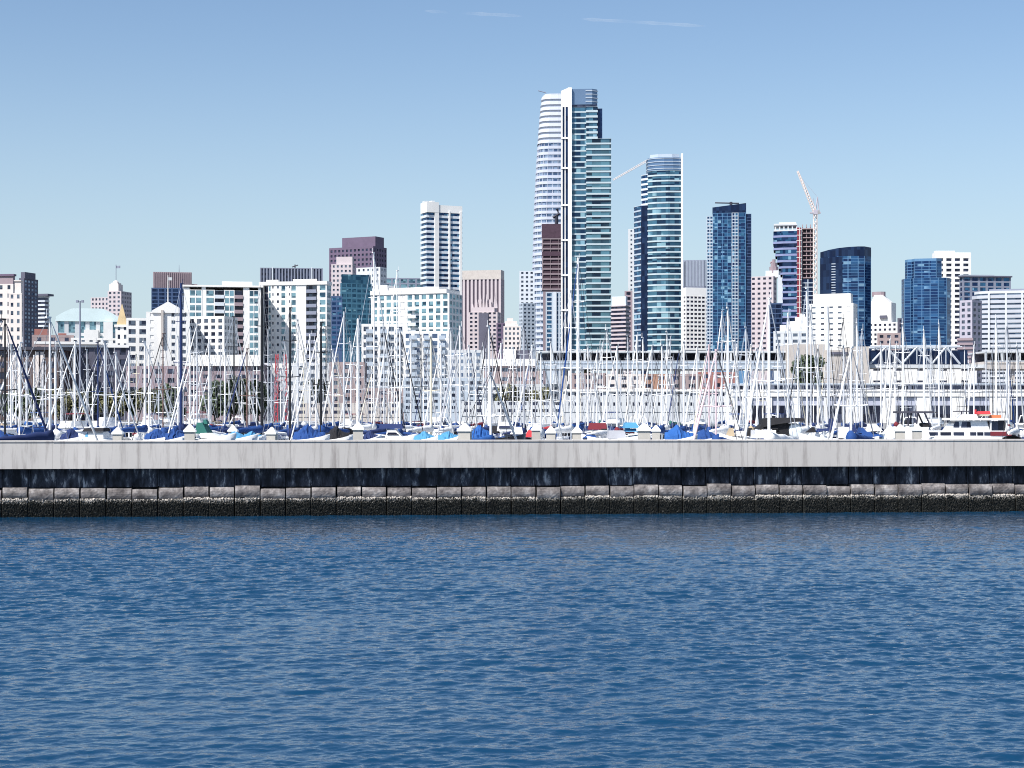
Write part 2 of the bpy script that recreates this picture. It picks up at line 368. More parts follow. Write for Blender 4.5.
def crust_mat():
    m = bpy.data.materials.new('mussel_and_barnacle_crust'); m.use_nodes = True; t = m.node_tree; b = t.nodes['Principled BSDF']
    N = t.nodes.new; L = t.links.new; g = N('ShaderNodeNewGeometry'); b.inputs['Roughness'].default_value = .7
    n = N('ShaderNodeTexNoise'); n.inputs['Scale'].default_value = 17; n.inputs['Detail'].default_value = 4; n.inputs['Roughness'].default_value = .75
    L(g.outputs['Position'], n.inputs['Vector'])
    sp = N('ShaderNodeSeparateXYZ'); L(g.outputs['Position'], sp.inputs[0])
    n2 = N('ShaderNodeTexNoise'); n2.inputs['Scale'].default_value = 2; L(g.outputs['Position'], n2.inputs['Vector'])
    # barnacles thicken towards the high-water line
    zz = N('ShaderNodeMath'); zz.operation = 'MULTIPLY_ADD'; L(n2.outputs['Fac'], zz.inputs[0]); zz.inputs[1].default_value = .3; L(sp.outputs['Z'], zz.inputs[2])
    mr = N('ShaderNodeMapRange'); L(zz.outputs[0], mr.inputs[0]); mr.inputs[1].default_value = .62; mr.inputs[2].default_value = .88; mr.inputs[3].default_value = -.07; mr.inputs[4].default_value = .22
    ad = N('ShaderNodeMath'); ad.operation = 'ADD'; L(n.outputs['Fac'], ad.inputs[0]); L(mr.outputs[0], ad.inputs[1])
    r = N('ShaderNodeValToRGB'); L(ad.outputs[0], r.inputs[0]); e = r.color_ramp.elements
    e[0].position = .50; e[0].color = (.005, .006, .005, 1); e[1].position = .69; e[1].color = (.48, .44, .40, 1)
    x = r.color_ramp.elements.new(.58); x.color = (.034, .034, .028, 1)
    L(r.outputs[0], b.inputs['Base Color']); return m
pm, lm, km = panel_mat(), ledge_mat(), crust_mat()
WY0, WY1 = 67.6, 71.8            # distance of the wall at the frame's two sides
xl, xr = X(0, WY0), X(1024, WY1); wang = math.atan2(WY1-WY0, xr-xl); wl = math.hypot(xr-xl, WY1-WY0)
br = thing('breakwater', 'long pale concrete breakwater wall with overhanging cap and mussel crust at the waterline', 'breakwater', (xl, WY0, 0), wang)
mb = MB(); nseg = 24; x = -90.0; i = 0
segs = []
while x < wl+90:
    segs.append((x, min(x+9.2, wl+90))); x += 9.2
for a, b in segs:
    j = rnd.uniform(-.006, .006)
    o = MB(); o.box(a+.003, b-.003, j*.5, 1.5, 1.90, 2.94); o.box(a+.006, b-.006, j-.03, 1.55, 2.94, 2.99)
    o.obj('cap_segment', capm, br)
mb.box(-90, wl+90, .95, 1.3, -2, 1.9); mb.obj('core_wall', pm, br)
rs = np.random.RandomState(3)
def rough_strip(x0, x1, z0, z1, yb, amp, nx, nz, bulge=0):
    g = MB(); P = rs.rand(nz+1, nx+1)
    for a in range(nz+1):
        for b in range(nx+1):
            f = a/nz; ed = min(b, nx-b)/nx
            edge = 1 if b in (0, nx) or a in (0, nz) else 0
            y = yb-(0 if edge else amp*P[a, b])-bulge*math.sin(math.pi*f)*(1-.0*ed)
            g.v.append((x0+(x1-x0)*b/nx, y, z0+(z1-z0)*f+(0 if a in (0,) else (P[a, b]-.5)*amp*.9)))
    for a in range(nz):
        for b in range(nx):
            k = a*(nx+1)+b; g.f.append((k, k+1, k+nx+2, k+nx+1)); g.m.append(0)
    k = len(g.v); g.v += [(x0, .95, z0), (x1, .95, z0), (x1, .95, z1), (x0, .95, z1)]
    t0 = nz*(nx+1)
    g.f.append(tuple([t0+b for b in range(nx+1)]+[k+2, k+3])); g.m.append(0)
    g.f.append(tuple([b*(nx+1) for b in range(nz, -1, -1)]+[k, k+3])); g.m.append(0)
    g.f.append(tuple([b*(nx+1)+nx for b in range(nz+1)]+[k+2, k+1])); g.m.append(0)
    return g
pan = []
for v in range(5):
    dz = rnd.uniform(-.03, .03)
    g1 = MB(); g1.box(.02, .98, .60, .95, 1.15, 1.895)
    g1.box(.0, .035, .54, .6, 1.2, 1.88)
    g2 = rough_strip(.012+rnd.uniform(.005, .035), .988-rnd.uniform(0, .035), .70+dz, 1.13+dz+rnd.uniform(-.06, .03), .36, .014, 10, 6, .06)
    g3 = rough_strip(.0+rnd.uniform(0, .03), 1.0-rnd.uniform(0, .02), -.5, .70+dz, .36, .085, 36, 38, .03)
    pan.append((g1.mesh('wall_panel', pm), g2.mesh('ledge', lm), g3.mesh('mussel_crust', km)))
for k in range(-12, int(wl)+13):
    v = pan[rnd.randrange(5)]
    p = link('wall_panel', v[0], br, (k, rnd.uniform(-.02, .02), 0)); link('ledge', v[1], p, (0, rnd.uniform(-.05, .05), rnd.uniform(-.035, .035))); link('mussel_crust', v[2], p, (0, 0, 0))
# outer stretches beyond the frame, plain
for s_ in ((-90, -12), (int(wl)+13, int(wl)+90)):
    g = MB(); g.box(s_[0], s_[1], .4, .95, -2, 1.1); g.obj('lower_wall', km, br)

def frame_pt(px, Y, py): return Vector((X(px, Y), Y, Z(py, Y)))
# guide piles with white cone caps behind the wall
pilec = mat('pile_concrete', (.50, .47, .42), .85, .1, 2); capw = mat('white_pile_cap', (.82, .82, .80), .5, .02, 2)
PILES = [(118,427,9,100),(190,424,10,92),(233,425,8,110),(272,427,9,100),(358,422,10,92),(465,423,12,88),(536,424,8,110),(551,426,9,100),(577,426,9,104),(644,423,11,92),(656,425,8,112),(900,424,9,100),(917,424,8,108)]
PL = ['behind the wall under the gold pyramid roof','beside the green canvas tent','before the first big tree','right of the tall black mast','beside the dark covered boats under the teal block','widest of the piles, below the fin-striped brown tower','left of the close trio under the leaning blue jib','middle of the trio under the leaning blue jib','last of the trio, under the tallest glass tower','under the round-topped tower, nearer of two','thin one behind the wide one, round-topped tower above','under the black arch','second one at the bow of the motor yacht']
for (px, top, wpx, Y), l in zip(PILES, PL):
    r = wpx*Y/F/2; zt = Z(top, Y); t_ = thing('guide_pile', 'square concrete pile with white cap, '+l, 'pile', (X(px, Y), Y, 0), R(rnd.uniform(-8, 8)), 'guide piles behind the breakwater')
    g = MB(); g.box(-r, r, -r, r, -3, zt-.42); g.obj('shaft', pilec, t_)
    g = MB(); q = r*1.22; g.loft([[(-q,-q,zt-.42),(q,-q,zt-.42),(q,q,zt-.42),(-q,q,zt-.42)],[(-q,-q,zt-.34),(q,-q,zt-.34),(q,q,zt-.34),(-q,q,zt-.34)],[(-.04,-.04,zt),(.04,-.04,zt),(.04,.04,zt),(-.04,.04,zt)]]); g.obj('cone_cap', capw, t_)
# ------------------------------------------------------------------ skyline, from the left of the view to the right
G = 'downtown high-rise towers'
def rows(b, pyt, pyb, step): return max(1, round((pyb-pyt)/step))
def fac(b, pyt, pyb, step, bay, poly=None, **k):
    """storeys between two heights seen at the building's distance; the wall goes on down to the ground"""
    z1 = b.z(pyt)-(k['par'] if k.get('par') is not None else .8); n = rows(b, pyt, pyb, step)
    return facade(b.root, poly or b.rc(), max(.5, b.z(pyb)), z1, n, bay, **k)

# left edge apartments
b = Bld('apartment_building', 'cream apartment tower with dark plum attic band, cut by the left edge', 'building', -40, 15, 620, -25, 13)
fac(b, 284, 352, 9, 3.0, wall=cream, glassm=gwin, mode='window', wf=.38, hf=.5, sd=.1, par=.4)
mb = MB(); mb.box(b.x0, b.x1, 0, b.D, b.z(285), b.z(276)); mb.obj('attic_storey', purpled, b.root)
mb = MB(); mb.box(b.x0-.5, b.x1+.5, -.5, b.D, b.z(276), b.z(274)); mb.obj('cornice', purple, b.root)
b = Bld('apartment_building', 'narrow cream apartment block with paired small windows and flat cornice at the far left', 'building', 9.5, 22.5, 600, -20, 21.5)
fac(b, 293, 352, 8.5, 2.1, wall=cream, glassm=gwin, mode='window', wf=.42, hf=.5, sd=.1, par=.5)
mb = MB(); mb.box(b.x(14), b.x(20), 1, 3, b.z(293), b.z(281)); mb.box(b.x(13.5), b.x(20.5), .6, 3.4, b.z(281), b.z(280)); mb.obj('stair_turret', cream, b.root)
b = Bld('office_tower', 'slim dark blue-grey glass tower with a box on its roof beside the cream apartments', 'tower', 20, 37, 720, -32, 24)
fac(b, 278, 352, 4, 2.6, wall=slate, glassm=gpale, mode='band', wf=.7, hf=.55, sd=.2)
b.roofbox(21, 25, 272, 278, slate, 0, 8)
mb = MB(); mb.box(b.x0+1, -.6, 1.5, 6, b.z(278), b.z(274)); mb.obj('lift_tower', slate, b.root)
b = Bld('office_tower', 'thin dark tower with pale horizontal stripes and oversailing flat roof', 'tower', 36, 48.5, 900, -30, 44.5)
fac(b, 296, 352, 4.4, 40, wall=slab, glassm=gdark, mode='band', hf=.55, sd=.3, piers=False)
mb = MB(); mb.box(b.x0-2, b.x1+3, -2, b.D, b.z(296), b.z(294)); mb.obj('roof_slab', slate, b.root)
b = Bld('brick_building', 'low red brick building with stepped roofline behind the dark shed', 'building', 33, 73, 560)
fac(b, 335, 365, 9, 4, wall=brickp, glassm=gdark, mode='window', wf=.3, hf=.4, sd=.1)
mb = MB(); mb.box(b.x(35), b.x(48.5), 1, 9, b.z(336), b.z(329)); mb.box(b.x(58), b.x(66), 1, 9, b.z(336), b.z(333)); mb.obj('upper_storey', brick, b.root)
# vaulted hall
b = Bld('exhibition_hall', 'glass hall under a long pale teal curved roof', 'building', 57, 118, 1200)
fac(b, 320, 352, 16, 7, wall=white2, glassm=gteal, mode='window', wf=.6, hf=.8, sd=.5, par=.2)
mb = MB(); ringa = []; ringb = []
for i in range(13):
    f = i/12; px = 57+61*f; pz = 320-11.5*min(1, math.sin(math.pi*(f*.86+.07))*1.25)
    ringa.append((b.x(px), -1.5, b.z(pz))); ringb.append((b.x(px), 26, b.z(pz-.8)))
base_a = [(b.x(118), -1.5, b.z(321.5)), (b.x(57), -1.5, b.z(321.5))]; base_b = [(p[0], 26, p[2]) for p in base_a]
mb.loft([ringa+base_a, ringb+base_b]); mb.obj('curved_roof', tealr, b.root)
mb = MB(); mb.box(b.x(84), b.x(98), -4, 0, 0, b.z(330)); mb.box(b.x(103), b.x(112), -5, 0, 0, b.z(322)); mb.obj('stair_tower', white, b.root)
# beaux-arts hotel with flag
b = Bld('grand_hotel', 'pale stone hotel with a domed central tower flying a flag', 'building', 91, 131, 1700, -25, 121)
wcs = cream
fac(b, 297, 352, 4.5, 4, poly=rect(b.x(91), b.x(108), 2, 20), wall=pinkst, glassm=gwin, mode='band', wf=.5, hf=.5, sd=.4)
fac(b, 291, 352, 4.5, 4, poly=rect(b.x(108.5), 0, 0, b.D), wall=pinkst, glassm=gwin, mode='band', wf=.5, hf=.5, sd=.4)
mb = MB(); c0 = (b.x(109)+b.x(118))/2; h0 = (b.x(118)-b.x(109))/2
mb.box(c0-h0, c0+h0, 1, 11, b.z(293), b.z(284)); mb.box(c0-h0*.75, c0+h0*.75, 2, 10, b.z(284), b.z(282.5)); mb.obj('central_tower', cream, b.root)
mb = MB(); mb.loft([[(c0+math.cos(t_)*h0*.62*r, 6+math.sin(t_)*4*r, zz) for t_ in [i*math.pi/5 for i in range(10)]] for r, zz in ((1, b.z(282.5)), (.85, b.z(281.3)), (.45, b.z(280.2)), (.05, b.z(279.6)))]); mb.obj('dome', cream, b.root)
mb = MB(); mb.tube([(c0, 6, b.z(281)), (c0, 6, b.z(264))], .35); fp = mb.obj('flagpole', greym, b.root)
mb = MB(); pts = [[(c0+i*.9, 6+.25*math.sin(i*1.3), zz) for i in range(6)] for zz in (b.z(267.5)-.1, b.z(265)-.1)]
mb.loft([pts[0]+[(p[0], p[1]+.1, p[2]) for p in reversed(pts[0])], pts[1]+[(p[0], p[1]+.1, p[2]) for p in reversed(pts[1])]]); mb.obj('flag', greym, fp)
# clock tower with gold pyramid
b = Bld('corner_tower_building', 'cream corner building under a small gold pyramid roof', 'building', 116, 128, 545)
fac(b, 325, 352, 9, 1.9, wall=white, glassm=gwin, mode='window', wf=.4, hf=.5, sd=.12, par=.3)
zr = b.z(325); x0, x1 = b.x0+.2, b.x1-.2; mb = MB()
mb.loft([[(x0,0,zr),(x1,0,zr),(x1,b.D,zr),(x0,b.D,zr)],[(-.1,b.D/2-.1,b.z(304)),(.1,b.D/2-.1,b.z(304)),(.1,b.D/2+.1,b.z(304)),(-.1,b.D/2+.1,b.z(304))]]); mb.obj('pyramid_roof', goldm, b.root)
mb = MB(); mb.box(b.x0-.5, b.x1+.5, -.5, b.D, zr-.6, zr+.1); mb.obj('cornice', white, b.root)
b = Bld('apartment_building', 'long low white building with a row of square dark windows beneath the pale curved roof', 'building', 72, 118, 552)
fac(b, 338, 366, 7, 2.3, wall=white, glassm=gwin, mode='window', wf=.42, hf=.45, sd=.12, par=.7)
b = Bld('apartment_building', 'white four storey building with wide dark windows between gold pyramid and gabled building', 'building', 127, 148, 540)
fac(b, 318, 372, 8.5, 2.7, wall=white, glassm=gwin, mode='window', wf=.66, hf=.6, sd=.12, par=.8)
# navy office
b = Bld('office_tower', 'dark navy office block with brown fluted crown behind the gabled white building', 'tower', 152, 192, 1300)
fac(b, 288, 350, 4, 5, wall=navyw, glassm=gnavy, mode='band', wf=.8, hf=.75, sd=.15)
mb = MB(); zb, zt = b.z(288.5), b.z(272)
mb.box(b.x(153.5), b.x(191.5), 1, 20, zb, zt)
for i in range(20): xx = b.x(153.5+38*i/20)+.4; mb.box(xx, xx+.7, .3, 1, zb, zt)
mb.obj('fluted_crown', purpled, b.root)
mb = MB(); mb.tube([(b.x(179), 6, zt), (b.x(179), 6, b.z(264))], [.3, .1]); mb.obj('antenna', greym, b.root)
b.roofbox(190, 197, 283.5, 290, purpled)
# gabled
b = Bld('gabled_apartment_building', 'white stucco building with pointed gable and flagpole', 'building', 147, 189, 520)
fac(b, 312, 372, 8, 3.0, wall=white, glassm=gwin, mode='window', wf=.35, hf=.5, sd=.12, par=.3, skip=lambda r, k: k in (0, 1))
mb = MB(); xa, xb, xm = b.x(152), b.x(185), b.x(168)
mb.loft([[(xa,-.6,b.z(313)),(xb,-.6,b.z(313)),(xb,-.6,b.z(311)),(xm,-.6,b.z(301.5)),(xa,-.6,b.z(311))],[(xa,9,b.z(313)),(xb,9,b.z(313)),(xb,9,b.z(311)),(xm,9,b.z(301.5)),(xa,9,b.z(311))]]); mb.obj('gable', white, b.root)
mb = MB(); mb.box(b.x(161), b.x(163.5), -1, 0, b.z(345), b.z(310)); mb.obj('bay_strip', beige, b.root)
mb = MB(); mb.tube([(xm, 1, b.z(303)), (xm, 1, b.z(275))], [.16, .1]); fp = mb.obj('flagpole', white, b.root)
mb = MB(); mb.box(xm, xm+1.2, .98, 1.02, b.z(280), b.z(277)); mb.obj('flag', white2, fp)
# white balcony block
b = Bld('apartment_building', 'white apartment slab with teal glass bays and a dark column of balconies', 'building', 184.5, 262, 565, D=26)
for (pa, pb, kind, pyt) in ((184.5,190,'w',288),(190,202,'g',290),(202,206,'w',287),(206,214.5,'g',290),(214.5,224.5,'d',290),(224.5,234,'g',290),(234,243,'k',290),(243,249,'w',287),(249,258,'g',290),(258,262,'w',287)):
    P = rect(b.x(pa), b.x(pb), (0 if kind in 'gw' else 1.6), 26)
    if kind == 'w': mb = MB(); mb.prism(P, 0, b.z(pyt)); mb.obj('wall', white, b.root)
    else:
        fac(b, pyt, 372, 7.6, 1.9 if kind == 'g' else 2.4, poly=P, wall=(white if kind != 'k' else conc), glassm=(gteal if kind == 'g' else gdark), mode='window', wf=.86, hf=.72, sd=.1, par=.2, wallname='bay_wall', piers=kind == 'g', cap=40)
        if kind in 'dk':
            nr = rows(b, pyt, 372, 7.6); rh = (b.z(pyt)-.2-b.z(372))/nr
            for r in range(nr): mb = MB(); z_ = b.z(372)+r*rh; mb.box(b.x(pa)+.1, b.x(pb)-.1, -.3, 1.5, z_-.15, z_+.15); mb.box(b.x(pa)+.1, b.x(pb)-.1, -.3, -.2, z_+.15, z_+1.0); mb.obj('balcony', (purpled if kind == 'k' else slab), b.root)
mb = MB(); mb.box(b.x0-.4, b.x1+.3, -.5, 26.2, b.z(287), b.z(285.3)); mb.obj('cornice', white, b.root)
b.roofbox(222, 252, 281, 286, white)
b = Bld('apartment_building', 'lower white block with small windows standing before the teal bay slab', 'building', 189, 237, 530, -22, 224)
fac(b, 316, 372, 7, 2.3, wall=white, glassm=gwin, mode='window', wf=.56, hf=.6, sd=.12)
b = Bld('office_block', 'wide grey office block with fine vertical fins showing above the white apartments', 'building', 261, 322, 1500)
fac(b, 268, 350, 20, 2.6, wall=greym, glassm=gdark, mode='band', wf=.55, hf=.93, sd=.6, par=.6)
for px in (272, 311): mb = MB(); mb.box(b.x(px), b.x(px+1.2), -1.2, 0, b.z(300), b.z(267)); mb.obj('white_strip', slab, b.root)
mb = MB(); mb.tube([(b.x(292), 5, b.z(266.5)), (b.x(298), 5, b.z(264.5))], .5); mb.tube([(b.x(295), 5, b.z(268)), (b.x(295), 5, b.z(264))], .5); mb.obj('roof_antenna', dark, b.root)
b = Bld('apartment_building', 'tall white apartment building with recessed grey balconies and shaded right flank', 'building', 260, 331, 575, -18, 326.5)
for (pa, pb, kind) in ((260,263,'w'),(263,268.5,'k'),(268.5,271,'g'),(271,275,'s'),(275,281,'s'),(281,286,'g'),(286,288,'w'),(288,291,'s'),(291,296.5,'g'),(296.5,306,'w'),(306,317,'d'),(317,319,'w'),(319,326.4,'g')):
    yy = 1.4 if kind in 'dk' else 0
    P = rect(b.x(pa), b.x(pb), yy, b.D)
    if kind == 'w': mb = MB(); mb.prism(P, 0, b.z(284)); mb.obj('wall', white, b.root)
    else:
        fac(b, 284.5, 372, 7.4, {'s': 9, 'g': 9, 'd': 2.4, 'k': 9}[kind], poly=P, wall=(white if kind in 'gs' else conc), glassm={'g': gteal, 's': gwin, 'd': gwin, 'k': gdark}[kind], mode='window', wf={'s': .35, 'g': .8, 'd': .9, 'k': .95}[kind], hf={'s': .38, 'g': .7, 'd': .8, 'k': .85}[kind], sd=.1, par=.2, wallname='bay_wall', piers=kind in 'gs', cap=40)
        if kind == 'd':
            nr = rows(b, 284.5, 372, 7.4); rh = (b.z(284.5)-.2-b.z(372))/nr
            for r in range(nr): mb = MB(); z_ = b.z(372)+r*rh; mb.box(b.x(pa)+.1, b.x(pb)-.1, -.5, 1.3, z_-.12, z_+.12); mb.box(b.x(pa)+.1, b.x(pb)-.1, -.5, -.42, z_+.12, z_+1.0); mb.obj('balcony', greym, b.root)
mb = MB(); mb.box(b.x0-.3, b.x1+.3, -.4, b.D+.2, b.z(284.4), b.z(281)); mb.obj('parapet', white, b.root)
b.roofbox(264, 276, 278.5, 282, white); b.roofbox(290, 314, 278, 282, white, 3)
# purple stepped tower
b = Bld('office_tower', 'stepped dark purple granite tower with square punched windows', 'tower', 329.5, 386, 1500, -32, 373)
fac(b, 246, 350, 5, 4.2, wall=purple, glassm=gdark, mode='band', wf=.52, hf=.5, sd=.5, par=2)
mb = MB(); mb.box(b.x(340), b.x(373.5), 3, b.D-4, b.z(247), b.z(236)); mb.obj('penthouse', purple, b.root)
b = Bld('hotel_tower', 'pale pink slab with tiny square windows tucked before the stepped purple tower', 'tower', 332, 355, 1250, -15, 352)
fac(b, 264, 350, 4.8, 3.2, wall=pinkst, glassm=gwin, mode='band', wf=.5, hf=.5, sd=.4)
b.roofbox(336, 352, 256.5, 265, pinkst, 1)
b = Bld('office_building', 'petrol blue glass office block with tiny square panes', 'building', 340.5, 372, 900, 20, 341.5)
fac(b, 283, 350, 5, 3, wall=mat('petrol_frame', (.06, .17, .25), .4, .05), glassm=gteal2, mode='band', wf=.8, hf=.62, sd=.1, par=.3)
mb = MB(); mb.box(b.x0+.5, b.x1-.5, .5, b.D, b.z(284), b.z(274)); mb.obj('plant_screen', gteal2, b.root)
b = Bld('office_building', 'darker blue lower wing left of the petrol glass block', 'building', 331.5, 342, 880)
fac(b, 296, 350, 5, 3, wall=navyw, glassm=gblue, mode='band', wf=.8, hf=.6, sd=.1)
b = Bld('office_building', 'small white top-floor block peeking out above the petrol glass one', 'building', 357, 386, 1000, -30, 380)
fac(b, 267, 350, 6, 3, wall=white2, glassm=gwin, mode='band', wf=.4, hf=.4, sd=.3)
# slim white tower
b = Bld('residential_tower', 'slim tall white tower with a blank white crown and blue glass left edge', 'tower', 421.5, 461.5, 1000, 22, 427)
fac(b, 212, 350, 5.1, 7, wall=slab, glassm=gblue, mode='band', wf=.9, hf=.52, sd=.5, par=.1, piers=False)
mb = MB()
for (pa, pb) in ((434.2, 438.2), (448.4, 449.6), (459.5, 461.5)): mb.box(b.x(pa), b.x(pb), -1.3, 1, 0, b.z(210))
mb.obj('vertical_fin', white, b.root)
mb = MB(); mb.box(b.x0-.6, b.x(438), -1.4, b.D, b.z(212.3), b.z(202)); mb.box(b.x(438), b.x1+.3, -.9, b.D, b.z(212), b.z(204.6)); mb.obj('crown', white, b.root)
mb = MB(); mb.box(b.x(426), b.x(430), 2, 6, b.z(202.5), b.z(200.5)); mb.box(b.x(433), b.x(436), 2, 6, b.z(202.5), b.z(199.8)); mb.obj('roof_plant_room', white2, b.root)
b = Bld('office_building', 'low wide pale teal glass block beside the slim white tower', 'building', 384, 424, 1100)
fac(b, 278, 350, 5, 5, wall=greym, glassm=gteal, mode='band', wf=.8, hf=.7, sd=.15)
# big white apartments
b = Bld('apartment_building', 'broad white apartment building whose shaded right wing sits before the fin-striped tower', 'building', 369, 461, 565, -22, 449)
fac(b, 293, 385, 7.2, 2.5, wall=white, glassm=gteal, mode='window', wf=.66, hf=.7, sd=.12, par=.3, skip=lambda r, k: (k*5+2) % 7 in (1,))
mb = MB(); mb.box(b.x0-.3, b.x(447), -.5, b.D, b.z(293), b.z(289)); mb.box(b.x(384), b.x(436), 2, b.D-2, b.z(289), b.z(286)); mb.obj('parapet', white, b.root)
b.roofbox(369, 384, 283, 290, white, 1)
mb = MB()
for i in range(9):
    z_ = b.z(372-i*7.8); mb.box(b.x(409), b.x(417), -1.6, 0, z_-.1, z_+.12); mb.box(b.x(409), b.x(417), -1.6, -1.5, z_+.12, z_+1.0)
mb.obj('balcony_stack', slab, b.root)
b = Bld('terrace_building', 'white stepped low-rise with square windows below the petrol glass block', 'building', 362, 404, 520)
fac(b, 324, 398, 8, 2.5, wall=white, glassm=gwin, mode='window', wf=.62, hf=.6, sd=.12)
def balconies(b, pxs, pyt, pyb, step, m):
    for px, pw in pxs:
        n = rows(b, pyt, pyb, step)
        for r in range(n):
            z_ = b.z(pyb)+r*(b.z(pyt)-b.z(pyb))/n; g = MB(); x0, x1 = b.x(px), b.x(px+pw)
            g.box(x0, x1, -1.5, -.13, z_-.12, z_+.08); g.box(x0, x1, -1.5, -1.42, z_+.08, z_+1.05); g.obj('balcony', m, b.root)
balconies(b, ((366, 7), (380, 9), (395, 6)), 325, 398, 8, slabd)
b = Bld('terrace_building', 'white low-rise with tall windows among the thickest cluster of masts', 'building', 404, 448, 505)
fac(b, 331, 398, 7.6, 2.4, wall=white, glassm=gpale, mode='window', wf=.6, hf=.62, sd=.12)
balconies(b, ((409, 8), (424, 8), (439, 6)), 332, 398, 7.6, slabd)
b = Bld('terrace_building', 'cream low-rise with grey windows under the fin-striped brown tower', 'building', 448, 482, 495)
fac(b, 350, 400, 7, 2.3, wall=white2, glassm=gpale, mode='window', wf=.6, hf=.55, sd=.12)
# brown fin tower
b = Bld('office_tower', 'brown and white fin-striped tower with a blank beige top band', 'tower', 460, 503, 1500, -14, 500)
fac(b, 279, 350, 71, 3.6, wall=pinkst, glassm=mat('brown_window_strip', (.15, .12, .15), .4, .15), mode='band', wf=.52, hf=.98, sd=1.0, par=.2)
mb = MB(); mb.box(b.x0-1.1, b.x1+1.1, -1.15, b.D, b.z(279), b.z(270)); mb.obj('blank_top_band', beige, b.root)
b = Bld('hotel_tower', 'pink stepped hotel tower with a spiked crown and dark central window shaft', 'tower', 469, 500, 1150, -14, 497)
fac(b, 312, 350, 4.2, 3, wall=pinkst, glassm=gdark, mode='band', wf=.55, hf=.5, sd=.4, par=.2)
mb = MB(); mb.box(b.x(479), b.x(488.5), -1.2, 0, 0, b.z(313)); mb.obj('window_shaft', slate, b.root)
mb = MB()
for i, (pa, pb, pt) in enumerate(((471,494,307),(473.5,492,302),(477,489,299))): mb.box(b.x(pa), b.x(pb), 1+i*2, b.D-1-i*2, b.z(312.5 if i == 0 else (307, 302)[i-1]), b.z(pt))
for px, pt in ((472,303),(476,299),(480,294),(483,290.5),(486,294),(490,298),(494.5,292),(496,301)):
    a = b.x(px); mb.loft([[(a-.8,1,b.z(308)),(a+.8,1,b.z(308)),(a+.8,2.6,b.z(308)),(a-.8,2.6,b.z(308))],[(a-.1,1.7,b.z(pt)),(a+.1,1.7,b.z(pt)),(a+.1,1.9,b.z(pt)),(a-.1,1.9,b.z(pt))]])
mb.obj('spiked_crown', pinkst, b.root)
b = Bld('office_building', 'small dark brown block between spiked hotel and stepped beige building', 'building', 497, 507, 1000)
fac(b, 323, 352, 5, 3, wall=purple, glassm=gdark, mode='band', sd=.3)
b = Bld('stepped_building', 'small old beige building rising in steps beside the pale narrow high-rises', 'building', 504, 520, 950)
fac(b, 326, 352, 5, 2.4, wall=cream, glassm=gwin, mode='band', wf=.5, hf=.5, sd=.3)
mb = MB(); mb.box(b.x(505), b.x(517), 1, 8, b.z(327), b.z(321)); mb.box(b.x(507), b.x(513), 2, 7, b.z(321), b.z(318)); mb.box(b.x(515), b.x(518), 0, 3, b.z(327), b.z(324)); mb.obj('setback', cream, b.root)
b = Bld('residential_tower', 'narrow white gridded high-rise left of the tapered tower', 'tower', 520, 534, 1500)
fac(b, 271, 350, 4.5, 4, wall=slab, glassm=gwin, mode='band', wf=.5, hf=.5, sd=.5)
b = Bld('residential_tower', 'shorter grey-white block at the foot of the narrow gridded high-rise', 'tower', 519.5, 535, 1200, 25, 523)
fac(b, 303, 350, 4, 3, wall=slabd, glassm=gwin, mode='band', wf=.6, hf=.5, sd=.3)
# tapered tower
b = Bld('tapered_skyscraper', 'tallest tower, rounded and tapering, pale silver bands behind the white-finned glass tower', 'tower', 532, 584, 1750)
hw = b.W/2; base = []
for i in range(24):
    a = 2*math.pi*i/24; ca, sa = math.cos(a), math.sin(a); e = .55
    base.append((math.copysign(abs(ca)**e, ca)*hw, hw+math.copysign(abs(sa)**e, sa)*hw))
H_ = b.z(91.5)
def tp(z):
    f = max(0, z/H_); s_ = 1-.40*f**3.2
    return [(x*s_, hw+(y-hw)*s_) for x, y in base]
facade(b.root, base, 1, H_*.845, 46, 6, wf=.9, hf=.52, wall=mat('silver_sunshade', (.50, .53, .62), .45, .04), glassm=gpale, mode='band', sd=1.1, pd=.5, par=.1, taper=tp, front=-.02, wallname='sunshade_bands')
mb = MB(); z0 = H_*.845; n_ = 9
for i in range(n_):
    za = z0+(H_-z0)*i/n_; zb = z0+(H_-z0)*(i+1)/n_
    mb.prism(offset(tp(za), 1.2), za, zb-2.3, top=offset(tp(zb), 1.2)); mb.prism(offset(tp(zb), -.4), zb-2.3, zb)
mb.obj('perforated_crown', mat('crown_panels', (.50, .53, .60), .5, .04), b.root)
mb = MB(); mb.tube([(b.x(546), 14, H_), (b.x(545.5), 14, b.z(90)), (b.x(538), 14, b.z(88))], .5); mb.obj('roof_crane', greym, b.root)
# dark tower under construction
b = Bld('unfinished_tower', 'dark rust-brown tower under construction overlapping the tapered one', 'tower', 543, 566, 1350)
fac(b, 224, 290, 5, 7, wall=mat('bare_pinkish_slab', (.24, .19, .21), .8, .1), glassm=mat('dark_net', (.06, .035, .05), .9, .3, .1), mode='band', wf=.95, hf=.7, sd=.8, par=.2)
mb = MB(); mb.box(b.x0-1, b.x1, -1, 6, b.z(238), b.z(224)); mb.box(b.x0-.8, b.x1, -.85, 0, b.z(256), b.z(252)); mb.obj('safety_screen', mat('plum_screen', (.07, .04, .06), .9, .2), b.root)
mb = MB(); mb.tube([(b.x(556.5), 5, b.z(224)), (b.x(556.5), 5, b.z(214))], 1.4, 4); mb.tube([(b.x(553), 5, b.z(217)), (b.x(559), 5, b.z(213)), (b.x(557), 5, b.z(208))], 1.2, 4); mb.obj('jump_crane', dark, b.root)
b = Bld('residential_tower', 'blue-grey tower with one pale vertical strip under the rust-brown construction', 'tower', 546, 566, 1150)
fac(b, 292, 352, 4.5, 5, wall=slabd, glassm=gblue, mode='band', wf=.7, hf=.7, sd=.2)
